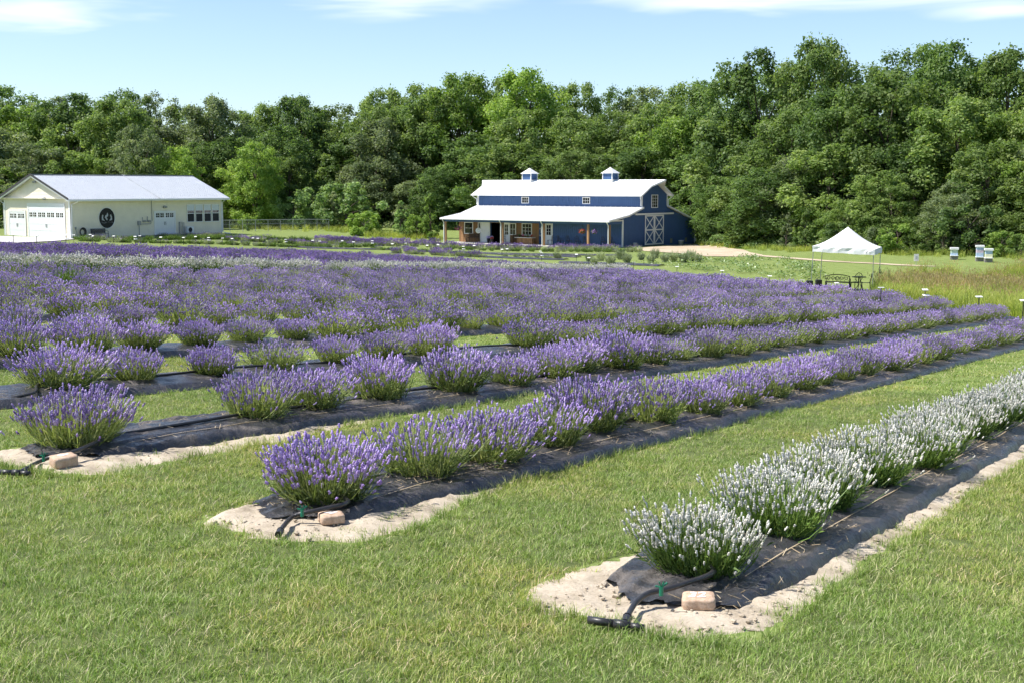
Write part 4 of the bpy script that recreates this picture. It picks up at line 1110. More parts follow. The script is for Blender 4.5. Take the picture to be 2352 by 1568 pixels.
for y0, y1 in ((-.5, HW / 2), (HW + .5, HW / 2)): m.bar((-.47, y0, z0 + .02), (-.47, y1, RZ_ + .12), .05, .17)
m.build('rake_edge', 'trim_dark', house)
m = MB()
for y0, y1 in ((-.5, HW / 2), (HW + .5, HW / 2)): m.bar((-.42, y0, z0 - .12), (-.42, y1, RZ_ - .02), .04, .14)
m.box(-.43, HL + .64, -.56, -.48, z0 - .17, z0 - .02); m.box(-.43, HL + .64, HW + .48, HW + .56, z0 - .17, z0 - .02); m.build('gutter', 'white', house)
B('soffit', 'white', house, (-.4, HL + .6, -.48, 0, z0 - .14, z0 - .11), (-.4, -.02, 0, HW, EV_ - .02, EV_ + .0))
m = MB(); m.box(-.05, .03, -.05, .12, -.1, EV_ - .02); m.box(HL - .06, HL + .03, -.05, .03, -.1, EV_ - .02); m.box(-.05, .03, HW - .12, HW + .03, -.1, EV_ - .02); m.build('corner_post', 'white', house)
for x, dy in ((.25, -.42), (HL + .03, -.42)):
    mm = MB(); mm.tube([(x, -.5, z0 - .12), (x, -.48, z0 - .2), (x + .02, -.1, z0 - .42), (x + .02, -.09, .25), (x + .25, -.25, .08), (x + .7, -.4, .05)] if x > 1 else [(x + .3, -.5, z0 - .1), (x + .25, -.46, z0 - .2), (x - .1, -.1, z0 - .42), (x - .2, -.09, .1)], .05, 6)
    mm.build('downspout', 'white', house)
mm = MB(); mm.tube([(-.1, HW + .45, z0 - .12), (-.1, HW + .3, z0 - .3), (-.05, HW + .08, z0 - .4), (-.05, HW + .08, .1)], .05, 6); mm.build('downspout', 'white', house)
def garage_door(parent, side, o, a0, a1, z0, z1, win, rows, ncol, wz, label=None):
    d = B('garage_door', 'door_white', parent, wbox(side, o, a0, a1, z0, z1, -.05, .012))
    hgt = (z1 - z0) / rows
    m = MB()
    for r in range(rows):
        m.box(*wbox(side, o, a0 + .02, a1 - .02, z0 + r * hgt + .012, z0 + (r + 1) * hgt - .012, .012, .03))
    m.build('panel', 'door_white', d)
    m = MB()
    for a, b in ((a0 - .12, a0), (a1, a1 + .12)): m.box(*wbox(side, o, a, b, z0, z1 + .12, .0, .05))
    m.box(*wbox(side, o, a0, a1, z1, z1 + .12, .0, .05)); m.build('frame', 'white', d)
    w_ = (a1 - a0) / ncol
    for k in range(ncol):
        for j in range(2):
            x0 = a0 + w_ * (k + .10 + .44 * j); x1 = x0 + w_ * .34
            pn = B('pane', 'glass', d, wbox(side, o, x0, x1, wz, wz + .36, .031, .036))
            xm = (x0 + x1) / 2
            B('muntin', 'white', pn, wbox(side, o, xm - .018, xm + .018, wz, wz + .36, .037, .045), wbox(side, o, x0, xm - .018, wz + .165, wz + .195, .037, .045), wbox(side, o, xm + .018, x1, wz + .165, wz + .195, .037, .045))
    m = MB(); am = (a0 + a1) / 2
    m.box(*wbox(side, o, am - .10, am - .05, z0 + .85, z0 + 1.15, .031, .06)); m.box(*wbox(side, o, am + .05, am + .10, z0 + .85, z0 + 1.15, .031, .06)); m.build('handle', 'greymetal', d)
    return d
garage_door(house, 'L', -.03, 6.55, 8.95, .1, 2.25, 1, 4, 2, 1.72); garage_door(house, 'L', -.03, .75, 6.0, .1, 2.90, 1, 5, 4, 1.86)
garage_door(house, 'E', -.03, 8.75, 10.9, .15, 2.15, 1, 4, 2, 1.70)
def lamp(side, a, z):
    m = MB(); m.box(*wbox(side, -.03, a - .12, a + .12, z - .1, z + .1, .0, .10)); m.box(*wbox(side, -.03, a - .2, a - .13, z - .06, z + .06, .02, .16)); m.box(*wbox(side, -.03, a + .13, a + .2, z - .06, z + .06, .02, .16))
    m.build('wall_lamp', 'greymetal', house)
lamp('L', 3.52, 3.42); lamp('E', 9.83, 2.62); lamp('L', 4.85, 4.85)
for a in (12.38, 13.36, 14.36, 15.32):
    w = MB(); a1 = a + .76; z0_, z1_ = 1.24, 2.74
    for b in ((a - .05, a1 + .05, z0_ - .07, z0_), (a - .05, a1 + .05, z1_, z1_ + .08), (a - .05, a, z0_, z1_), (a1, a1 + .05, z0_, z1_), (a, a1, 1.96, 2.02)): w.box(*wbox('E', -.03, *b, .0, .06))
    f = w.build('window', 'white', house)
    B('pane', 'screen', f, wbox('E', -.03, a, a1, z0_, 1.96, .005, .02)); B('pane', 'glass', f, wbox('E', -.03, a, a1, 2.02, 2.24, .005, .02)); B('blind', 'blind', f, wbox('E', -.03, a, a1, 2.24, z1_, .005, .02))
# oval sign: emblem and a line of worn lettering too small to read
ov = MB(); n = 40; cx_, cz_ = 3.62, 1.74
ov.add([(cx_ + .80 * math.cos(2 * math.pi * k / n), -.07, cz_ + .88 * math.sin(2 * math.pi * k / n)) for k in range(n)] + [(cx_ + .80 * math.cos(2 * math.pi * k / n), -.02, cz_ + .88 * math.sin(2 * math.pi * k / n)) for k in range(n)],
       [tuple(range(n)), tuple(reversed(range(n, 2 * n)))] + [(k, n + k, n + (k + 1) % n, (k + 1) % n) for k in range(n)])
sign = ov.build('oval_sign', 'sign_black', None); sign.location = (HX, HY, HZ); sign.rotation_euler = (0, 0, BARN_RZ)
tag(sign, 'black oval sign with pale winged emblem on the cream wall', 'sign')
rim = MB(); rim.tube([(cx_ + .82 * math.cos(2 * math.pi * k / 40), -.06, cz_ + .90 * math.sin(2 * math.pi * k / 40)) for k in range(41)], .03, 5); rim.build('rim', 'white', sign)
def flat(name, polys, mat, parent, y=-.085, th=.012):
    m = MB()
    for p in polys: m.slab([(x, y, z) for x, z in p], th, (0, -1, 0))
    return m.build(name, mat, parent)
E_ = lambda x, z: (cx_ + x, cz_ + z)
flat('emblem', [[E_(-.52, -.17), E_(-.52, .10), E_(-.46, .30), E_(-.36, .26), E_(-.40, .05), E_(-.36, -.10), E_(-.22, -.20), E_(-.30, -.22)],
                [E_(.52, -.17), E_(.30, -.22), E_(.22, -.20), E_(.36, -.10), E_(.40, .05), E_(.30, .26), E_(.42, .32), E_(.52, .10)],
                [E_(-.16, .22), E_(-.02, .28), E_(.06, .48), E_(.14, .30), E_(.10, .14), E_(-.06, .10), E_(.04, -.08), E_(.06, -.18), E_(-.06, -.16), E_(-.20, .06)]], 'emblem_grey', sign)
flat('lettering', [[E_(-.55 + .115 * k, -.42 - .05 * math.sin(k * .7 + .3)), E_(-.49 + .115 * k, -.42 - .05 * math.sin(k * .7 + .3)), E_(-.49 + .115 * k, -.30 - .04 * (k % 3)), E_(-.55 + .115 * k, -.30 - .04 * (k % 3))] for k in range(10)], 'emblem_dim', sign)
# services on the long wall
m = MB(); m.box(6.82, 7.08, -.22, -.02, 1.04, 1.42); m.tube([(6.95, -.12, 1.04), (6.95, -.1, .1)], .035, 6); m.tube([(7.08, -.12, 1.14), (8.2, -.1, 1.14), (8.3, -.08, 1.3)], .025, 6); m.build('electric_meter', 'greymetal', house)
m = MB(); m.tube([(7.3, -.12, 1.75), (7.3, -.12, 1.38), (8.3, -.12, 1.38)], .03, 6); m.tube([(7.85, -.12, 1.8), (7.85, -.12, 1.40)], .04, 6); m.box(7.45, 7.65, -.2, -.03, 1.3, 1.46); m.box(7.95, 8.15, -.2, -.03, 1.3, 1.46)
m.tube([(8.4, -.07, 1.4), (8.4, -.07, 3.45)], .03, 6); m.build('conduit', 'greymetal', house)
m = MB(); m.box(11.38, 11.62, -.22, -.02, .15, 1.24); m.box(11.66, 11.9, -.2, -.02, .2, 1.2); m.build('electric_panel', 'metal', house)
ac = empty('air_conditioner', (HX, HY, HZ), BARN_RZ); tag(ac, 'white outdoor air-conditioning unit with round fan beside the grey panels', 'air conditioner')
B('case', 'white', ac, (12.02, 12.75, -.48, -.18, .22, .80)); m = MB(); m.tube([(12.33, -.485, .51), (12.33, -.50, .51)], .22, 18); m.build('fan', 'screen', ac); B('stand', 'greymetal', ac, (12.06, 12.7, -.45, -.2, .0, .22))
hr = empty('hose_reel', (HX, HY, HZ), BARN_RZ); tag(hr, 'coiled black garden hose hanging low on the cream wall', 'hose')
m = MB()
for k, r_ in enumerate((.24, .30, .35)): m.tube([(1.08 + r_ * .9 * math.cos(a), -.12 - .05 * k, .60 + r_ * 1.05 * math.sin(a)) for a in np.linspace(0, 6.283, 25)], .035, 6)
m.build('coil', 'black', hr); m = MB(); m.bar((.62, -.1, .0), (.45, -.06, .95), .05, .03); m.box(.38, .52, -.1, -.05, .85, 1.05); m.build('stake', 'greymetal', hr)
def hp(x, y, z=0.0):
    l2 = np.array([-G2[1], G2[0]]); p = np.array([HX, HY]) + G2 * x + l2 * y; return (float(p[0]), float(p[1]), HZ + z)
bench('garden_bench', hp(2.5, -.55, .02), BARN_RZ, 1.45, 'trim_dark', 'dark metal bench against the cream wall left of the oval sign', True, .84)
# weathered board fence at the left edge of the view
fe = empty('board_fence', hp(-.6, 13.0, 0), BARN_RZ - R(0)); tag(fe, 'weathered board fence just left of the cream workshop', 'fence')
for k in range(12): B('board', 'fence_wood', fe, (-.5 + .16 * k, -.36 + .16 * k, 0, .03, -.2, 1.55))
B('rail', 'fence_wood', fe, (-.5, 1.45, .03, .08, 1.3, 1.4))

# ------------------------------------------------------------------ tent and its furniture
TP = at(2006, 668)
TPH = R(22)
tx = Vector((math.cos(TPH), -math.sin(TPH), 0)); ty = Vector((math.sin(TPH), math.cos(TPH), 0))
t_fr = Vector((18.28, 66.1, 0)); 
def tw(a, b):      # a leftwards along the front from the front right leg, b to the back
    p = t_fr - tx * a + ty * b; return p.x, p.y
tent = empty('canopy_tent', (t_fr.x, t_fr.y, gz(t_fr.x, t_fr.y)))
tag(tent, 'white pop-up canopy tent on four thin legs at the field corner', 'tent')
org = tent.location.copy()
SZ, HV, TILT = 3.0, 1.86, .045
def loc(a, b, z): # local to the tent empty (a left, b back), tilted with the slope
    x, y = tw(a, b); return Vector((x - org.x, y - org.y, z + TILT * a * .9))
n = 24; V = []
for i in range(n + 1):
    for j in range(n + 1):
        a, b = -.06 + (SZ + .12) * i / n, -.06 + (SZ + .12) * j / n
        r_ = max(abs(a - SZ / 2), abs(b - SZ / 2)) / (SZ / 2 + .06)
        V.append(loc(a, b, HV + .30 + 1.02 * (1 - r_) ** 1.28 - .035 * abs(math.sin(2 * math.pi * i / n) * math.sin(2 * math.pi * j / n)) + .006 * math.sin(i * 2.1) * math.sin(j * 1.7)))
Fq = [(i * (n + 1) + j, (i + 1) * (n + 1) + j, (i + 1) * (n + 1) + j + 1, i * (n + 1) + j + 1) for i in range(n) for j in range(n)]
m = MB(); m.add(V, Fq); cp = m.build('canopy', 'canopy', tent, True)
m = MB()
ring = [(-.06 + (SZ + .12) * k / 12, -.06) for k in range(12)] + [(SZ + .06, -.06 + (SZ + .12) * k / 12) for k in range(12)] + [(SZ + .06 - (SZ + .12) * k / 12, SZ + .06) for k in range(12)] + [(-.06, SZ + .06 - (SZ + .12) * k / 12) for k in range(12)]
vs = []
for k, (a, b) in enumerate(ring):
    w_ = .02 * math.sin(k * 2.1) + .015 * math.sin(k * .9)
    oa = -w_ if a < 0 else (w_ if a > SZ else 0); ob = -w_ if b < 0 else (w_ if b > SZ else 0)
    vs += [loc(a, b, HV + .305), loc(a + oa * 1.5, b + ob * 1.5, HV + .16), loc(a + oa, b + ob, HV + .01 + .012 * math.sin(k * 1.3))]
N_ = len(ring); fs = []
for k in range(N_):
    q = (k + 1) % N_; fs += [(3 * k, 3 * q, 3 * q + 1, 3 * k + 1), (3 * k + 1, 3 * q + 1, 3 * q + 2, 3 * k + 2)]
m.add(vs, fs); m.build('valance', 'canopy', tent)
m = MB()
lg = [(.36, .21), (.30, .245), (.20, .235), (.10, .205), (.12, .185), (.2, .2), (.27, .19), (.33, .185)]
m.slab([loc(a, -.085, HV + z - .05) for a, z in lg], .004, -ty); m.build('logo', 'sign_black', tent)
m = MB(); m.slab([loc(.38, -.085, HV + .118), loc(.12, -.085, HV + .108), loc(.12, -.085, HV + .09), loc(.38, -.085, HV + .10)], .004, -ty); m.build('logo_line', 'brown', tent)
for a, b in ((0, 0), (SZ, 0), (0, SZ), (SZ, SZ)):
    x, y = tw(a, b); zb = gz(x, y) - org.z
    m = MB(); p1 = loc(a, b, HV + .30); d_ = .06 if a else 0
    m.bar((x - org.x - d_ * 1.5, y - org.y, zb - .02), p1, .032, .032, (0, 1, 0)); m.build('leg', 'metal', tent)
m = MB()
for s_ in range(2):
    for k in range(3):
        m.bar(loc(k, .03 + s_ * (SZ - .06), HV + .22 - .22 * (k % 2)), loc(k + 1, .03 + s_ * (SZ - .06), HV + .22 - .22 * ((k + 1) % 2)), .02, .02)
m.build('truss', 'metal', tent)
for a, b, lab in ((SZ, 0, 'black sandbag weight at the front left tent leg'), (SZ, SZ, 'black sandbag weight at the rear left tent leg'), (0, 0, 'dark sandbag weight at the front right tent leg')):
    x, y = tw(a + (.16 if a else -.05), b); e = empty('tent_weight', (x, y, gz(x, y)))
    m = MB(); m.box(-.17, .17, -.14, .14, 0, .42 if a else .2); m.build('bag', 'black', e, False, .05)
    m = MB(); m.tube([(-.1, 0, .42 if a else .2), (-.05, 0, .52 if a else .28), (.08, 0, .5 if a else .27), (.1, 0, .42 if a else .2)], .018, 5); m.build('strap', 'black', e); tag(e, lab, 'weight')
# cast-iron bench seen from behind, two chairs and a table
x, y = tw(1.85, .75); bz_ = gz(x, y)
ib = empty('iron_bench', (x, y, bz_), -TPH + math.pi); ib.scale = (1, .9, .86); tag(ib, 'ornate black cast-iron bench with scrolled back under the tent', 'bench')
m = MB()
for k in range(5): m.box(-.62, .62, -.42 + .09 * k, -.36 + .09 * k, .42, .445)
m.build('seat', 'black', ib)
m = MB()
m.tube([(-.62, .06, .48), (-.62, .1, .82), (-.3, .1, .90), (0, .1, .92), (.3, .1, .90), (.62, .1, .82), (.62, .06, .48), (-.62, .06, .48)], .026, 6)
for cx0 in (-.44, -.22, 0, .22, .44):
    for sg in (-1, 1):
        m.tube([(cx0 + sg * (.10 * math.cos(a) * (1 - a / 9)), .09, .68 + .12 * math.sin(a) * (1 - a / 9)) for a in np.linspace(0, 6.5, 14)], .011, 4)
m.tube([(.11 * math.cos(a), .09, .68 + .11 * math.sin(a)) for a in np.linspace(0, 6.283, 15)], .016, 5)
for k in range(6): m.tube([(-.6 + .2 * k, .08, .5), (-.5 + .2 * k, .09, .68), (-.6 + .2 * k, .1, .86)], .010, 4)
m.build('backrest', 'black', ib)
for sx in (-.6, .6):
    for y0, y1 in ((-.4, -.44), (.05, .1)):
        mm = MB(); mm.tube([(sx, y0, .45), (sx, y0 * .9, .22), (sx, y1, 0)], .028, 5); mm.build('leg', 'black', ib)
    mm = MB(); mm.tube([(sx, .08, .66), (sx, -.2, .68), (sx, -.42, .62), (sx, -.4, .44)], .024, 5); mm.build('armrest', 'black', ib)
x, y = tw(.95, 1.25); metal_chair('iron_chair', (x, y, gz(x, y)), -TPH + R(-20), 'black iron chair with round scrolled back behind the tent bench', True)
x, y = tw(.42, .7); metal_chair('iron_chair', (x, y, gz(x, y)), -TPH + R(-82), 'black iron chair seen from its side under the tent edge')
x, y = tw(.78, .9); e = empty('iron_table', (x, y, gz(x, y))); tag(e, 'small round black iron table between the tent bench and chair', 'table')
m = MB(); m.lathe([(.36, .70), (.38, .715), (.36, .73)], 20); m.build('top', 'black', e); 
for k in range(3):
    a = 2.09 * k; mm = MB(); mm.tube([(.05 * math.cos(a), .05 * math.sin(a), .7), (.06 * math.cos(a), .06 * math.sin(a), .3), (.28 * math.cos(a), .28 * math.sin(a), 0)], .018, 5); mm.build('leg', 'black', e)

# ------------------------------------------------------------------ beehives and the small sign by them
def hive(u, v, boxes, lid, label, rz):
    p = at(u, v); e = empty('beehive', (p[0], p[1], gz(p[0], p[1])), rz)
    B('stand', 'block', e, (-.24, .24, -.26, .26, -.1, .26)); B('landing_board', 'white', e, (-.25, .25, -.36, .27, .26, .30))
    z = .30
    for k, (h, mt) in enumerate(boxes):
        w_ = .215 - .004 * (k % 2); bx = B('hive_box', mt, e, (-w_, w_, -.26, .26, z, z + h)); B('handle', 'white', bx, (-.06, .06, -.27, -.258, z + h * .6, z + h * .72)); z += h
    B('lid', 'white', e, (-.265, .265, -.31, .31, z, z + lid)); tag(e, label, 'beehive', 'beehives at the edge of the woods')
hive(2191, 597, [(.16, 'hive_blue'), (.22, 'hive_green')], .13, 'low beehive with pale green box, apart from the other two', R(-14))
hive(2249.5, 601, [(.26, 'hive_blue'), (.2, 'hive_pink'), (.16, 'hive_blue')], .12, 'tallest beehive, pastel blue and pink with white lid', R(-14))
hive(2270, 603, [(.24, 'hive_cream'), (.22, 'hive_blue')], .12, 'cream and blue beehive just right of the tallest one', R(-14))
p = at(2104, 611); e = empty('notice_sign', (p[0], p[1], gz(p[0], p[1]))); B('plate', 'marker', e, (-.15, .15, -.02, 0, .28, .72)); B('mark', 'emblem_grey', e, (-.06, .06, -.027, -.021, .4, .6)); m = MB(); m.bar((0, .01, 0), (0, .01, .5), .025, .025, (0, 1, 0)); m.build('stake', 'metal', e); tag(e, 'small upright white notice sign standing in the meadow grass', 'sign')

# ------------------------------------------------------------------ plant markers on stakes
mk_plate = MB().add([(-.13, -.07, .01), (.13, -.07, .01), (.13, .07, .035), (-.13, .07, .035), (-.13, -.07, -.012), (.13, -.07, -.012), (.13, .07, .013), (-.13, .07, .013)], [(0, 1, 2, 3), (7, 6, 5, 4), (0, 4, 5, 1), (1, 5, 6, 2), (2, 6, 7, 3), (3, 7, 4, 0)])
def mesh_of(mb, nm, mat):
    me = bpy.data.meshes.new(nm); me.from_pydata(mb.v, [], mb.f); me.update(); me.materials.append(M[mat]); return me
PLATE = mesh_of(mk_plate, 'plate', 'marker'); STAKE = mesh_of(MB().box(-.012, .012, -.012, .012, 0, 1), 'stake', 'black')
MARK = [(30, 538), (84, 540), (151, 539), (169, 539.5), (207, 538.5), (213, 541.5), (261, 542), (310, 543), (321, 541.5), (369, 544.5), (421, 545.5), (449, 543.5), (479, 545.5), (511, 547), (533, 548), (581, 546.5), (592, 547.5),
        (656, 550), (718, 552), (734.5, 554), (786, 553), (812, 555.5), (855, 553), (901, 560), (932, 558.5), (981, 563.5), (1006, 562), (1064, 566), (1089, 564), (1153, 572.6), (1164.6, 571.5), (1241, 577), (1244, 580.5),
        (1324, 584), (1352.6, 591.7), (1455.6, 602), (1555, 612), (1659, 621), (1768, 633), (1843, 642.5), (1922, 649), (2024, 659), (2125, 664), (2249, 680), (2351, 688)]
for k, (u, v) in enumerate(MARK):
    hh = .62 if v < 650 else .75
    if u < 160: hh = .9
    p = at(u, v, hh); z0 = gz(p[0], p[1])
    e = empty('plant_marker', (p[0], p[1], z0), rng.normal(0, .25))
    s = link('stake', STAKE, None, e); s.scale = (1, 1, hh - .02)
    q = link('plate', PLATE, None, e); q.scale = (.8,) * 3; q.location = (0, 0, hh - .04); q.rotation_euler = (rng.normal(.03, .12) + (.2 if u < 1400 else 0), 0, 0)
    if k % 5 == 2:
        q2 = link('plate', PLATE, None, e); q2.location = (.04, -.03, hh - .24); q2.rotation_euler = (.1, 0, .1)
    tag(e, '%s white plant marker on a thin stake, counted from the left' % ordinal(k + 1), 'plant marker', 'white plant markers on stakes')

# ------------------------------------------------------------------ bricks, drip pipes
def paver(u, v, rz, sx, sy, sz, label, number=None, tilt=(0, 0)):
    p = at(u, v, .05); a, q = xy2aq(p[0], p[1])
    e = empty('paver_stone', (p[0], p[1], gz(p[0], p[1]) + .02), rz); e.rotation_euler = (tilt[0], tilt[1], rz)
    bm = bmesh.new(); bmesh.ops.create_cube(bm, size=1)
    bmesh.ops.subdivide_edges(bm, edges=bm.edges[:], cuts=5, use_grid_fill=True)
    r_ = random.Random(int(u))
    for vtx in bm.verts:
        c = vtx.co; f = (abs(c.x) * 2) ** 8 + (abs(c.y) * 2) ** 8 + (abs(c.z) * 2) ** 8
        c *= (1.0 / max(f, 1e-6) ** .125) * max(abs(c.x), abs(c.y), abs(c.z)) * 2 if f > .5 else 1
        c += Vector((r_.uniform(-1, 1), r_.uniform(-1, 1), r_.uniform(-1, 1))) * .02
        vtx.co = Vector((c.x * sx, c.y * sy, (c.z + .5) * sz))
    me = bpy.data.meshes.new('stone'); bm.to_mesh(me); bm.free(); me.polygons.foreach_set('use_smooth', np.ones(len(me.polygons), bool))
    link('stone', me, 'brick', e)
    if number:
        fc = bpy.data.curves.new('painted_number', 'FONT'); fc.body = number; fc.size = sy * .72; fc.align_x = 'CENTER'; fc.align_y = 'CENTER'; fc.extrude = .0008; fc.offset = .0012; fc.shear = .15
        tmp = bpy.data.objects.new('number_curve', fc); COL.objects.link(tmp); bpy.context.view_layer.update()
        nm_ = bpy.data.meshes.new_from_object(tmp.evaluated_get(bpy.context.evaluated_depsgraph_get())); bpy.data.objects.remove(tmp)
        fo = link('painted_number', nm_, 'paint_white', e); fo.location = (-.01, 0, sz + .0015)
    else:
        m = MB(); g = random.Random(int(v))
        for (cx0, cy0, a0, b0) in ((-.015, .01, .028, .012), (.022, .004, .02, .010), (.0, -.012, .018, .007)):
            m.add([(cx0 + a0 * math.cos(t) * g.uniform(.7, 1.2), cy0 + b0 * math.sin(t) * g.uniform(.7, 1.2), sz + .0025) for t in np.linspace(0, 5.8, 12)], [tuple(range(12))])
        m.build('painted_mark', 'paint_white', e)
    return tag(e, label, 'paver stone', 'paver stones marking the row ends')
paver(1605, 1381, R(-7), .165, .125, .062, 'tan paver stone painted with a white 32 at the white row end', '32', (R(5), R(-2)))
paver(761, 1189, R(22), .15, .125, .06, 'tan paver stone with a worn white mark at the nearest purple row', None, (R(3), 0))
paver(147, 1063, R(38), .175, .14, .085, 'tan paver stone with a white painted mark at the second purple row', None, (R(4), R(-3)))
def drip(i, pix, label, tee=None, end=20.0, valve=None):
    e = empty('drip_pipe', (0, 0, 0)); pts = [Vector(at(u, v, h)) for u, v, h in pix]
    q0 = Q0 + DQ * i
    a = xy2aq(pts[-1].x, pts[-1].y)[0] + .35
    while a < end:
        dq = .02 + .06 * math.sin(a * 1.1 + i); x, y = aq2xy(a, q0 + dq)
        pts.append(Vector((x, y, gz(x, y) + .046 + float(mound(np.array(dq))) * float(fab_taper(i, np.array(a))) + .012 * math.sin(a * 2.3)))); a += .35
    # smooth with a Catmull-Rom pass
    sm = []
    for k in range(len(pts) - 1):
        p0, p1, p2, p3 = pts[max(k - 1, 0)], pts[k], pts[k + 1], pts[min(k + 2, len(pts) - 1)]
        for t in (0, .25, .5, .75):
            sm.append(.5 * ((2 * p1) + (p2 - p0) * t + (2 * p0 - 5 * p1 + 4 * p2 - p3) * t * t + (3 * p1 - p0 - 3 * p2 + p3) * t ** 3))
    sm.append(pts[-1])
    org_ = sm[0].copy(); e.location = org_
    m = MB(); m.tube([p - org_ for p in sm], .0145, 8); m.build('pipe', 'pipe', e, True)
    d0 = (sm[2] - sm[0]).normalized()
    m = MB(); m.tube([-d0 * .012, d0 * .045], .021, 10); m.tube([d0 * .05, d0 * .058], .023, 10); m.build('coupling', 'pipe', e)
    if tee:
        p1, p2 = Vector(at(*tee[0])) - org_, Vector(at(*tee[1])) - org_
        m = MB(); m.tube([p1, p1 * .35 + p2 * .65], .019, 10); m.tube([p1 * .38 + p2 * .62, p2], .023, 10); m.tube([p2, p2 + (p2 - p1).normalized() * .07], .017, 10); m.build('tee_fitting', 'pipe', e, True)
    if valve:
        vp = Vector(at(*valve)) - org_
        m = MB(); m.tube([vp + Vector((0, 0, -.03)), vp + Vector((0, 0, .012))], .011, 8)
        for sg in (-1, 1): m.bar(vp + Vector((0, 0, .012)), vp + Vector((sg * .030, .004, .026 + .008 * sg)), .011, .006); m.bar(vp + Vector((0, 0, .012)), vp + Vector((sg * .012, .0, .04)), .008, .006)
        m.build('valve', 'green_plastic', e)
    return tag(e, label, 'drip pipe', 'black drip pipes along the rows')
drip(0, [(1437, 1427, .05), (1446, 1405, .07), (1464, 1378, .09), (1492, 1360, .105), (1530, 1352, .11), (1575, 1338, .12), (1640, 1310, .13)], 'black drip pipe with green valve curving out of the white row', ((1350, 1422, .045), (1446, 1436, .045)), 16, (1519, 1353, .125))
drip(1, [(640, 1225, .045), (652, 1206, .055), (672, 1186, .06), (697, 1177, .085), (740, 1168, .1), (800, 1150, .12)], 'black drip pipe with green valve at the nearest purple row', None, 20, (694, 1174, .105))
drip(2, [(52, 1082, .045), (72, 1068, .055), (95, 1057, .05), (120, 1048, .08), (170, 1036, .11), (230, 1010, .12)], 'black drip pipe with green valve at the second purple row', ((0, 1083, .045), (46, 1085, .045)), 22, (100, 1050, .085))
drip(3, [(-20, 925, .03), (30, 912, .08), (80, 900, .12)], 'black drip pipe running through the third purple row', None, 24)

# ------------------------------------------------------------------ woods
def crown(seed, W, H, t0, nclump, nleaf, leaf, shape, spread=1.0):
    """leaf-clump crown (unit: metres) and a trunk with limbs"""
    g = np.random.default_rng(seed)
    C, Rr = [], []
    while len(C) < nclump:
        t = g.uniform(0, 1)
        if shape == 'round': pr = math.sqrt(max(0, 1 - ((t - .46) / .58) ** 2))
        elif shape == 'cone': pr = (1 - t) ** .7 * .95 + .12
        else: pr = (.80 + .28 * t) * math.sqrt(max(0, 1 - max(0, (t - .45) / .57) ** 2))
        a = g.uniform(0, 6.283); rr = g.uniform(.15, 1) ** .42 * pr * W / 2 * (1 + .20 * math.sin(3 * a + seed + 5 * t) + .14 * math.sin(5 * a + t * 9 + seed))
        c = np.array([rr * math.cos(a), rr * math.sin(a), H * (t0 + (1 - t0) * t * .96)])
        C.append(c); Rr.append(g.uniform(.5, 1.2) * W * .115 * (1.08 - .3 * t) * spread)
    PP, NN, SS, RN = [], [], [], []
    per = nleaf // nclump
    for c, r_ in zip(C, Rr):
        k = int(per * (r_ / (W * .095 * spread)) ** 1.5 * g.uniform(.8, 1.2)) + 8
        out = np.array([c[0], c[1], 0.6 * W / 2]); out /= np.linalg.norm(out)
        d = g.normal(0, 1, (k, 3)) + out * .55; d /= np.linalg.norm(d, axis=1)[:, None]
        rad = r_ * (g.uniform(.2, 1.0, k) ** .5) * (1 + .3 * np.sin(d[:, 0] * 7 + seed) * np.sin(d[:, 1] * 6 + d[:, 2] * 5))
        p = c + d * rad[:, None] * [1.08, 1.08, .95]
        sp = g.uniform(0, 1, k) < .12; p[sp] += d[sp] * (r_ * g.uniform(.1, .6, sp.sum()))[:, None]
        PP.append(p); NN.append(d * .75 + [0, 0, .45] + g.normal(0, .5, (k, 3))); SS.append(leaf * g.uniform(.55, 1.35, k)); RN.append(np.clip(g.normal(.45 + g.normal(0, .15), .22, k), 0, 1))
    P, N, S, RN_ = map(np.concatenate, (PP, NN, SS, RN))
    P[:, 2] = np.maximum(P[:, 2], .05)
    me = leafmesh('crown', P, N, S, g, 1.35, RN_)
    tm = MB(); r0 = .016 * H + .03
    tr_ = [(0, 0, -.4)] + [(.02 * H * math.sin(2.2 * t + seed) * t, .02 * H * math.cos(1.7 * t + seed) * t, H * t * .78) for t in (.12, .3, .5, .7, .95)]
    tm.tube(tr_, [r0 * 1.25, r0, r0 * .82, r0 * .6, r0 * .38, r0 * .1], 7)
    order = g.permutation(nclump)[:18]
    for k in order:
        c = C[k]; zb = min(max(.10 * H, c[2] * .62), .7 * H); f = zb / (H * .9)
        b = np.array([np.interp(zb, [p[2] for p in tr_], [p[0] for p in tr_]), np.interp(zb, [p[2] for p in tr_], [p[1] for p in tr_]), zb])
        mid = b * .5 + c * .5 + [0, 0, .015 * H]
        tm.tube([b, mid, c], [r0 * (.5 - .35 * min(f, 1)), r0 * .22, r0 * .06], 5, False)
    return me, tm
KINDS = {}
def tree_kind(key, *a, leafm=('mid',)):
    me, tm = crown(*a)
    tme = bpy.data.meshes.new('trunk'); tme.from_pydata(tm.v, [], tm.f); tme.update(); tme.materials.append(M['bark'])
    cr = {}
    me.materials.append(M['leaf_mid'])
    for lm in leafm: cr[lm] = me
    KINDS[key] = (cr, tme, a[1], a[2])
ALL = ('dark', 'mid', 'bright', 'grey')
for k in range(4): tree_kind('big%d' % k, 200 + k, 8.6 + .5 * (k % 2), 14.0, .0, 150, 32000, .195, 'dome', 1.12, leafm=ALL)
for k in range(2): tree_kind('oval%d' % k, 220 + k, 7.4, 13.5, .0, 130, 28000, .19, 'round', 1.12, leafm=ALL)
for k in range(2): tree_kind('loose%d' % k, 230 + k, 8.0, 14.5, .10, 120, 17000, .18, 'dome', leafm=ALL)
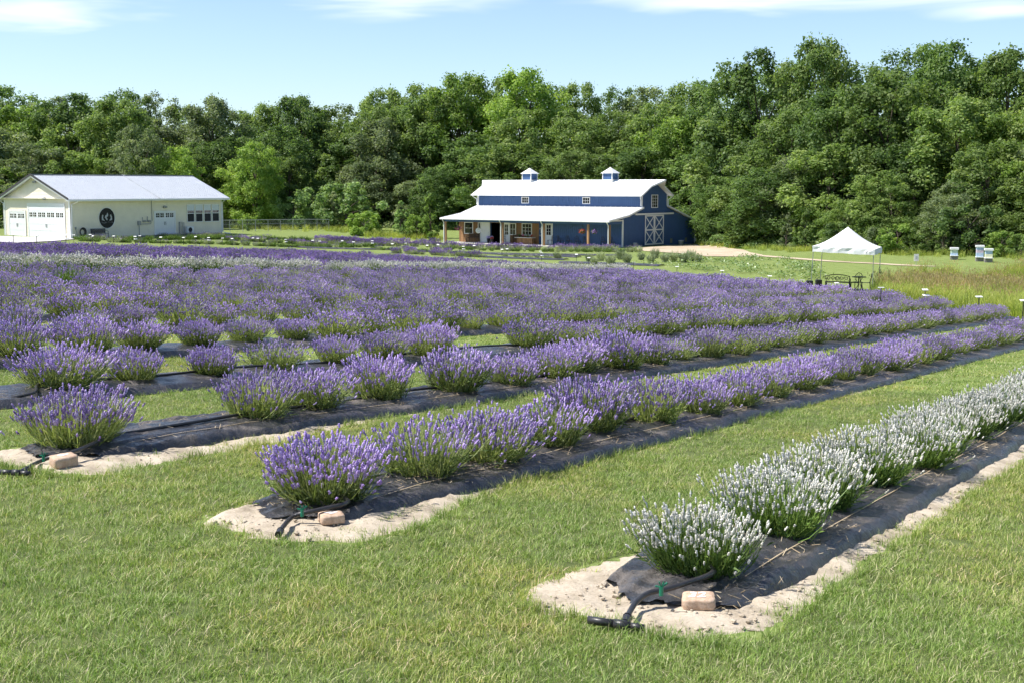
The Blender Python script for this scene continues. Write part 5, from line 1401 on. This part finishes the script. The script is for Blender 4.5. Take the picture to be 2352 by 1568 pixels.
for k in range(3): tree_kind('shrub%d' % k, 240 + k, 3.4, 2.9, .0, 34, 5200, .12, 'round', leafm=ALL + ('pale',))
for k in range(2): tree_kind('young%d' % k, 250 + k, 2.5, 4.6, .05, 34, 5200, .12, 'cone', leafm=ALL + ('pale',))
def tree(kind, lm, x, y, h, wf, name, label, cat, group, z=None):
    cr, tme, W, H = KINDS[kind]
    e = empty(name, (x, y, gz(x, y) if z is None else z), rng.uniform(0, 6.28)); s = h / H
    e.scale = (s * wf, s * wf, s)
    link('trunk', tme, None, e); co = link('crown', cr[lm], None, e)
    co.material_slots[0].link = 'OBJECT'; co.material_slots[0].material = M['leaf_' + lm]
    return tag(e, label, cat, group)
SKU = [-400, 0, 40, 100, 150, 200, 260, 330, 390, 430, 490, 540, 620, 700, 770, 830, 880, 1000, 1100, 1200, 1300, 1400, 1480, 1570, 1605, 1640, 1690, 1760, 1850, 1900, 1960, 2030, 2090, 2150, 2250, 2352, 2800]
SKV = [200, 190, 185, 208, 216, 205, 205, 186, 208, 238, 216, 238, 232, 210, 237, 216, 198, 186, 170, 166, 182, 190, 194, 188, 160, 128, 112, 128, 100, 92, 108, 92, 68, 108, 118, 132, 140]
def place_wood():
    names = ['front rank', 'second rank', 'third rank', 'back rank, against the sky,', 'low outermost rank']
    big = ['big0', 'big1', 'big2', 'big3', 'oval0', 'oval1']
    for rk, (dy, fr, step) in enumerate(((2.5, .48, .55), (9, .27, .58), (16, .10, .62), (24, 0.0, .55), (-1.2, .74, .75))):
        u = -330.0; c = 0
        while u < 2700:
            yy = edge_y(u) + dy + rng.normal(0, 1.6)
            sk = np.interp(u, SKU, SKV)
            x = (u - CX) / F_PX * yy; zg = gz(x, yy)
            base_v = YH - zg / yy * F_PX
            if rk == 4 and not (u > 1630): u += 40; continue
            f_ = np.clip(fr + rng.normal(0, .012 if rk == 3 else .10), 0, .84)
            if rk < 3 and 560 < u < 1000 and rk == 0: f_ += .10
            top_v = sk + (base_v - sk) * f_
            h = (YH - top_v) / F_PX * yy - zg
            if rk == 3: h *= .955 if u < 1600 else .89
            if 1600 <= u <= 1680 and rk == 0: h *= .8
            lm = rng.choice(['dark', 'mid', 'mid', 'grey', 'bright'], p=[.30, .30, .2, .14, .06] if u < 1620 else [.34, .28, .21, .12, .05])
            kd = big[rng.integers(0, 6)] if not (rk == 3 and rng.uniform() < .3) else 'loose%d' % rng.integers(0, 2)
            W = KINDS[kd][2] * h / KINDS[kd][3]
            wf = float(np.clip(rng.normal(1.05, .10), .85, 1.3) * np.clip(9.5 / max(W * 1.15, 4.5), .85, 1.35))
            vis = -140 < u < 2480
            c += 1 if vis else 0
            tree(kd, lm, x, yy, h, wf, 'woodland_tree', '%s leafy tree from the left in the %s of the woods' % (ordinal(max(c, 1)), names[rk]) if vis else 'leafy tree of the woods standing %s of the photo edge, rank %s, spot %s' % ('left' if u < 0 else 'right', ONES[rk + 1], ordinal(int(abs(u - 1100) / 12))), 'tree', 'trees of the woods behind the buildings')
            u += W * wf * step * F_PX / yy * rng.uniform(.8, 1.2)
place_wood()
SHR = [  # u, v of the foot, pixel height, kind, leaf, label
    (595, 505, 180, 'oval0', 'bright', 'fresh green young tree standing right of the workshop behind the wire fence'),
    (330, 505, 150, 'oval1', 'bright', 'round bright green tree rising just above the workshop roof'),
    (415, 505, 165, 'big1', 'bright', 'yellow-green tree above the right half of the workshop roof'),
    (325, 480, 190, 'loose0', 'grey', 'feathery pale green tree behind the workshop roof'),
    (675, 525, 78, 'shrub0', 'pale', 'silvery pale shrub left behind the wire fence'), (735, 524, 92, 'shrub1', 'pale', 'silvery pale shrub behind the middle of the wire fence'),
    (795, 528, 105, 'shrub2', 'pale', 'tall silvery shrub at the right end of the wire fence'), (765, 527, 85, 'young0', 'grey', 'narrow grey-green shrub squeezed between the silvery shrubs'),
    (836, 541, 55, 'shrub0', 'bright', 'low bright green bush in front of the silvery shrubs'), (921, 545, 82, 'young1', 'pale', 'pale leafy sapling left of the slender green one'),
    (990, 548, 100, 'young0', 'bright', 'slender bright green sapling just left of the barn porch'), (958, 545, 50, 'shrub1', 'bright', 'small bright bush between the two saplings'),
    (568, 531, 40, 'young1', 'bright', 'small clipped green bush growing through the wire fence'),
    (1625, 560, 40, 'shrub2', 'mid', 'small shrub at the woods edge just right of the barn'), (1650, 566, 28, 'shrub0', 'pale', 'low pale weed clump right of the barn corner'),
    (1690, 560, 62, 'shrub1', 'dark', 'dark shrub at the end of the gravel drive'), (1745, 568, 52, 'shrub0', 'mid', 'shrub under the trees beyond the gravel drive'),
    (1805, 572, 75, 'young1', 'grey', 'upright grey-green shrub left of the white tent'), (1850, 574, 90, 'young0', 'mid', 'tall leaning shrub just behind the tent left side'),
    (1925, 575, 60, 'shrub2', 'dark', 'dark shrub right behind the tent peak'), (2060, 582, 66, 'shrub1', 'bright', 'bright spreading shrub right of the tent roof'),
    (2015, 578, 55, 'shrub0', 'grey', 'grey-green shrub half hidden by the tent roof'), (2115, 584, 60, 'shrub2', 'mid', 'spreading shrub behind the white notice sign'),
    (2165, 585, 80, 'young1', 'mid', 'tall shrub left behind the low beehive'), (2225, 586, 112, 'shrub1', 'dark', 'large dark shrub rising behind the beehives'),
    (2300, 590, 60, 'shrub0', 'bright', 'bright shrub just right of the beehives'), (2345, 592, 52, 'shrub2', 'mid', 'weedy shrub at the photo right edge')]
for (u, v, hp_, kd, lm, lab) in SHR:
    p = at(u, v); yy = float(p[1])
    if kd[:3] in ('ova', 'big', 'loo'): yy = edge_y(u) - 5.5; p = np.array([(u - CX) / F_PX * yy, yy, 0]); zg = gz(p[0], yy); h = (YH - (v - hp_)) / F_PX * yy - zg
    else: h = hp_ / F_PX * yy
    tree(kd, lm, float(p[0]), yy, h, 1.15 if kd.startswith('shrub') else .95, 'shrub' if kd[:3] in ('shr', 'you') else 'young_tree', lab, 'shrub' if kd[:3] in ('shr', 'you') else 'tree', None)
# understory: brambles, saplings and tall weeds that close the edge of the woods
und = []
for k in range(3):
    g = np.random.default_rng(300 + k); n = 420
    d = g.normal(0, 1, (n, 3)); d /= np.linalg.norm(d, axis=1)[:, None]; d[:, 2] = np.abs(d[:, 2])
    P_ = d * g.uniform(.3, 1, (n, 1)) * [1.1, 1.1, 1.0]
    me = leafmesh('undergrowth', P_, d * .5 + [0, 0, .6] + g.normal(0, .4, (n, 3)), g.uniform(.10, .24, n), g, 1.5); me.materials.append(M['leaf_' + ('mid', 'dark', 'grey')[k]]); und.append(me)
n = 620; uu = np.concatenate([rng.uniform(-250, 2600, 420), rng.uniform(1600, 2600, 200)]); yy = edge_y(uu) + rng.normal(.6, 1.6, n)
hid = (uu < 540) | ((uu > 1000) & (uu < 1600))
xx = (uu - CX) / F_PX * yy; sc = rng.uniform(.4, 1.35, n) * np.where(uu > 1600, .9, 1.25)
scatter('undergrowth', und, np.stack([xx, yy, ground(xx, yy) - .05], 1), np.stack([np.zeros(n), np.zeros(n), rng.uniform(0, 6.28, n)], 1), sc, rng.integers(0, 3, n), 'tangled green undergrowth along the edge of the woods', 'undergrowth')

# ------------------------------------------------------------------ tall grasses
mead = []
for k in range(4):
    V1, F1, R1 = blades(44, .24, .35, .80, .010, .020, .55, 400 + k, 3)
    V2, F2, R2 = blades(12, .20, .66, .95, .003, .005, .35, 420 + k, 3)
    g = np.random.default_rng(440 + k); tips = V2.reshape(12, 8, 3)[:, 6]
    ph = g.normal(0, .02, (12, 4, 3)) + tips[:, None] - np.array([0, 0, 1]) * g.uniform(0, .16, (12, 4, 1))
    pm = ph.reshape(-1, 3); nn = len(pm)
    s_ = g.normal(0, 1, (nn, 3)); s_ /= np.linalg.norm(s_, axis=1)[:, None]
    V3 = np.stack([pm - [0, 0, .04], pm + s_ * .010, pm + [0, 0, .05], pm - s_ * .010], 1).reshape(-1, 3); F3 = np.arange(nn)[:, None] * 4 + np.arange(4)
    mead.append(npmesh('meadow_clump', np.concatenate([V1, V2, V3]), np.concatenate([F1, F2 + len(V1), F3 + len(V1) + len(V2)]), np.concatenate([R1, R2, np.repeat(g.uniform(0, 1, nn), 4)]), mats=['meadow', 'seedheads'],
                       fmat=np.concatenate([np.zeros(len(F1)), np.zeros(len(F2)), np.ones(len(F3))])))
weed = [npmesh('weed_clump', *blades(40, .26, .25, .62, .012, .024, .7, 460 + k, 3), mats=['meadow']) for k in range(3)]
PX_, PY_, SS_, II_ = [], [], [], []
n = 9000; y = rng.uniform(34, 84, n); t = rng.uniform(.272, .47, n); x = t * y
a, q = xy2aq(x, y); i_ = np.clip((q - Q0) / DQ, 0, NROW - 1)
aend = np.interp(q, [2, 6.9, 10.3, 14.6, 18.7, 23.9, 30, 60], [46, 42, 47.5, 52.5, 56.5, 61, 65.5, 68])
k = (a > aend + 2.2) & (t > .283 + .006 * wob(y * .8)) & ((y < 76 + 3 * wob(t * 60)) | (t > .405))
k &= ~((np.abs(x - 18.3) < 1.2) & (np.abs(y - 66) < 1.5))
back = (y[k] > 62)
PX_.append(x[k]); PY_.append(y[k]); SS_.append(rng.uniform(.8, 1.2, k.sum()) * np.where(y[k] > 70, .95, 1.25)); II_.append(np.where(rng.uniform(0, 1, k.sum()) < np.where(back, .28, .04), rng.integers(0, 4, k.sum()), 4 + rng.integers(0, 3, k.sum())))
# rough grass by the wire fence, under the saplings and at the foot of the woods
def band(us, vs, n, sp, lo, hi):
    for u, v in zip(np.interp(np.linspace(0, 1, n), np.linspace(0, 1, len(us)), us), np.interp(np.linspace(0, 1, n), np.linspace(0, 1, len(vs)), vs)):
        p = at(u + rng.normal(0, 6), v + rng.normal(0, sp)); PX_.append([p[0]]); PY_.append([p[1]]); SS_.append([rng.uniform(lo, hi)]); II_.append([rng.integers(4, 7)])
band([520, 640, 760, 860, 1010], [522, 523, 526, 540, 549], 420, 3.5, .9, 1.6)
band([1600, 1700, 1850, 2000, 2100, 2352], [560, 570, 577, 582, 586, 592], 330, 2.2, .7, 1.2)
PX_, PY_, SS_, II_ = [np.concatenate([np.asarray(v_, float) for v_ in L_]) for L_ in (PX_, PY_, SS_, II_)]
n = len(PX_)
scatter('meadow_grass', mead + weed, np.stack([PX_, PY_, ground(PX_, PY_) - .03], 1), np.stack([rng.normal(0, .1, n), rng.normal(0, .1, n), rng.uniform(0, 6.28, n)], 1), SS_, II_.astype(int), 'tall uncut meadow grass with reddish gold seed heads', 'tall grass')

# ------------------------------------------------------------------ herb beds before the barn and workshop
sage_src = [joined('herb', *lavender(80 + k, n=110, Rr=.34, H=.46, hr=(.012, .018), hl=(.05, .07), nleaf=170, lw=(.012, .02), ll=(.08, .14), stemw=.008, lod=1, bare=(.55, .8, 1.0)[k]), ['sage', 'bloom_far']) for k in range(3)]
hedge_src = [joined('herb', *lavender(90 + k, n=150, Rr=.42, H=.50, hr=(.02, .028), hl=(.06, .09), nleaf=110, lw=(.014, .02), stemw=.008, lod=1), ['sage', 'bloom_far']) for k in range(2)]
grn_src = [joined('herb', *lavender(95 + k, n=120, Rr=.40, H=.42, nleaf=260, lw=(.014, .022), ll=(.07, .12), stemw=.009, bare=1.0), ['lavgreen']) for k in range(2)]
hb = []
def herbrow(p0, p1, n, kinds, sc, jit=.6):
    P0_, P1_ = at(*p0), at(*p1)
    for t in np.linspace(0, 1, n):
        p = P0_ * (1 - t) + P1_ * t
        if rng.uniform() < .06: continue
        x, y = p[0] + rng.normal(0, .12), p[1] + rng.normal(0, .12); hb.append((x, y, gz(x, y), kinds[rng.integers(0, len(kinds))], sc * rng.uniform(.75, 1.25)))
herbrow((760, 560), (1418, 576), 46, [3, 4], 1.15); herbrow((740, 558), (1000, 564), 22, [3, 4], 1.1)
herbrow((1000, 571), (1430, 580), 34, [0, 5, 6], .8); herbrow((1300, 577), (1460, 580), 14, [0, 1], 1.3); herbrow((1150, 590), (1290, 595), 9, [1, 2], .7)
herbrow((520, 553), (900, 566), 40, [0, 3, 6], .95); herbrow((180, 551), (900, 562), 70, [5, 6, 5, 0], 1.0); herbrow((190, 555), (860, 568), 62, [5, 6, 0], .9)
herbrow((330, 546), (520, 545), 20, [1, 0, 1], .95); herbrow((900, 582), (1110, 592), 22, [3, 3, 0], .9); herbrow((860, 574), (1080, 585), 20, [0, 6, 3], .8)
hbp = np.array([h[:3] for h in hb]); n = len(hb)
scatter('herb_mass', sage_src + hedge_src + grn_src, hbp, np.stack([np.zeros(n), np.zeros(n), rng.uniform(0, 6.28, n)], 1), np.array([h[4] for h in hb]), np.array([h[3] for h in hb]), 'low rows of grey-green and violet herbs in the far display beds', 'herbs')
for k, ((u0, v0), (u1, v1), w_) in enumerate((((1000, 579), (1440, 588), .45), ((1080, 590), (1300, 598), .5), ((1120, 584), (1330, 592), .45), ((1290, 604), (1520, 612), .45), ((640, 566), (900, 575), .4))):
    p0, p1 = at(u0, v0), at(u1, v1); d = Vector((p1 - p0)); d.z = 0; d.normalize(); s = Vector((-d.y, d.x, 0)); vs = []; nn = 24
    for t in np.linspace(0, 1, nn):
        c = Vector(p0 * (1 - t) + p1 * t)
        for j, o_ in enumerate((-1, -.4, .4, 1)):
            p = c + s * o_ * w_; vs.append((p.x, p.y, gz(p.x, p.y) + (.03 if abs(o_) == 1 else .12)))
    m = MB(); m.add(vs, [(4 * i + j, 4 * i + j + 1, 4 * i + j + 5, 4 * i + j + 4) for i in range(nn - 1) for j in range(3)])
    o = m.build('weed_fabric', 'fabric'); tag(o, '%s thin black fabric strip in the display beds before the barn' % ordinal(k + 1), 'ground cover', 'strips of black fabric in the display beds')
TUF = [(1380, 600), (1365, 609), (1402, 609), (1440, 604), (1425, 597), (1472, 598), (1495, 605), (1352, 601), (1527, 603), (1548, 602), (1570, 604), (1587, 600), (1505, 594), (1280, 597), (1603, 603)]
tufk = [lavender(97 + k, n=130, Rr=.30, H=.62, nleaf=330, lw=(.010, .016), ll=(.12, .22), stemw=.006, bare=1.0, upright=.8) for k in range(2)]
for f_, _ in tufk: withmat(f_, 'sage')
for k, (u, v) in enumerate(sorted(TUF)):
    p = at(u, v); bush(tufk[k % 2], p[0], p[1], p[2], rng.uniform(1.0, 1.45), rng.uniform(0, 6.28), '%s grey-green herb clump from the left, in the bed before the barn' % ordinal(k + 1), 'grey-green herb clumps before the barn', 'herb', 'herb_clump')
# squash vines with broad pale leaves on the grass
sq = []
for k in range(3):
    g = np.random.default_rng(500 + k); n = 34
    P_ = np.stack([g.normal(0, .42, n), g.normal(0, .42, n), g.uniform(.08, .34, n)], 1)
    me = leafmesh('squash', P_, np.stack([g.normal(0, .5, n), g.normal(-.2, .5, n), np.ones(n)], 1), g.uniform(.08, .17, n), g, 1.05); me.materials.append(M['squash']); sq.append(me)
pts = []
while len(pts) < 130:
    u, v = rng.uniform(1470, 1880), rng.uniform(588, 646)
    if v < 588 + (u - 1470) * .02 or v > 612 + (u - 1470) * .085: continue
    if math.sin(u * .045) + math.sin(v * .35 + u * .01) < -.6: continue
    p = at(u, v); pts.append((p[0], p[1], gz(p[0], p[1])))
n = len(pts)
scatter('squash_plants', sq, np.array(pts), np.stack([np.zeros(n), np.zeros(n), rng.uniform(0, 6.28, n)], 1), rng.uniform(.5, 1.05, n), rng.integers(0, 3, n), 'sprawling squash vines with broad pale leaves on the grass before the barn', 'vines')

# ------------------------------------------------------------------ wire fence behind the workshop
p0, p1 = at(512, 531), at(757, 527)
yy = 150.0
fa = Vector(((500 - CX) / F_PX * 140, 140, 0)); fb = Vector(((757 - CX) / F_PX * 148, 148, 0))
fe = empty('wire_fence', (fa.x, fa.y, gz(fa.x, fa.y))); tag(fe, 'grey chain-link fence right of the cream workshop', 'fence')
nP = 10; o0 = fe.location.copy(); L_ = []
for k in range(nP):
    t = k / (nP - 1); p = fa * (1 - t) + fb * t; z = gz(p.x, p.y); b = Vector((p.x - o0.x, p.y - o0.y, z - o0.z)); L_.append(b)
    m = MB(); m.tube([b, b + Vector((0, 0, 1.28))], .032, 6); m.build('post', 'metal', fe)
m = MB(); m.tube([b + Vector((0, 0, 1.25)) for b in L_], .03, 6); m.build('top_rail', 'metal', fe)
m = MB(); m.tube([b + Vector((0, 0, .82)) for b in L_], .016, 5); m.build('middle_wire', 'metal', fe)
m = MB()
for k in range(nP - 1):
    a_, b_ = L_[k], L_[k + 1]; ln = (b_ - a_).length; nd = int(ln / .22)
    for j in range(-5, nd + 1):
        for sg in (1, -1):
            t0, t1 = j / nd, j / nd + 1.1 / ln
            if sg < 0: t0, t1 = t1, t0
            z0_, z1_ = .05, 1.2
            c0, c1 = max(0, min(1, t0)), max(0, min(1, t1))
            if abs(c1 - c0) < 1e-3: continue
            f0 = (c0 - t0) / (t1 - t0); f1 = (c1 - t0) / (t1 - t0)
            m.bar(a_.lerp(b_, c0) + Vector((0, 0, z0_ + (z1_ - z0_) * f0)), a_.lerp(b_, c1) + Vector((0, 0, z0_ + (z1_ - z0_) * f1)), .006, .006)
m.build('mesh_wire', 'metal', fe)
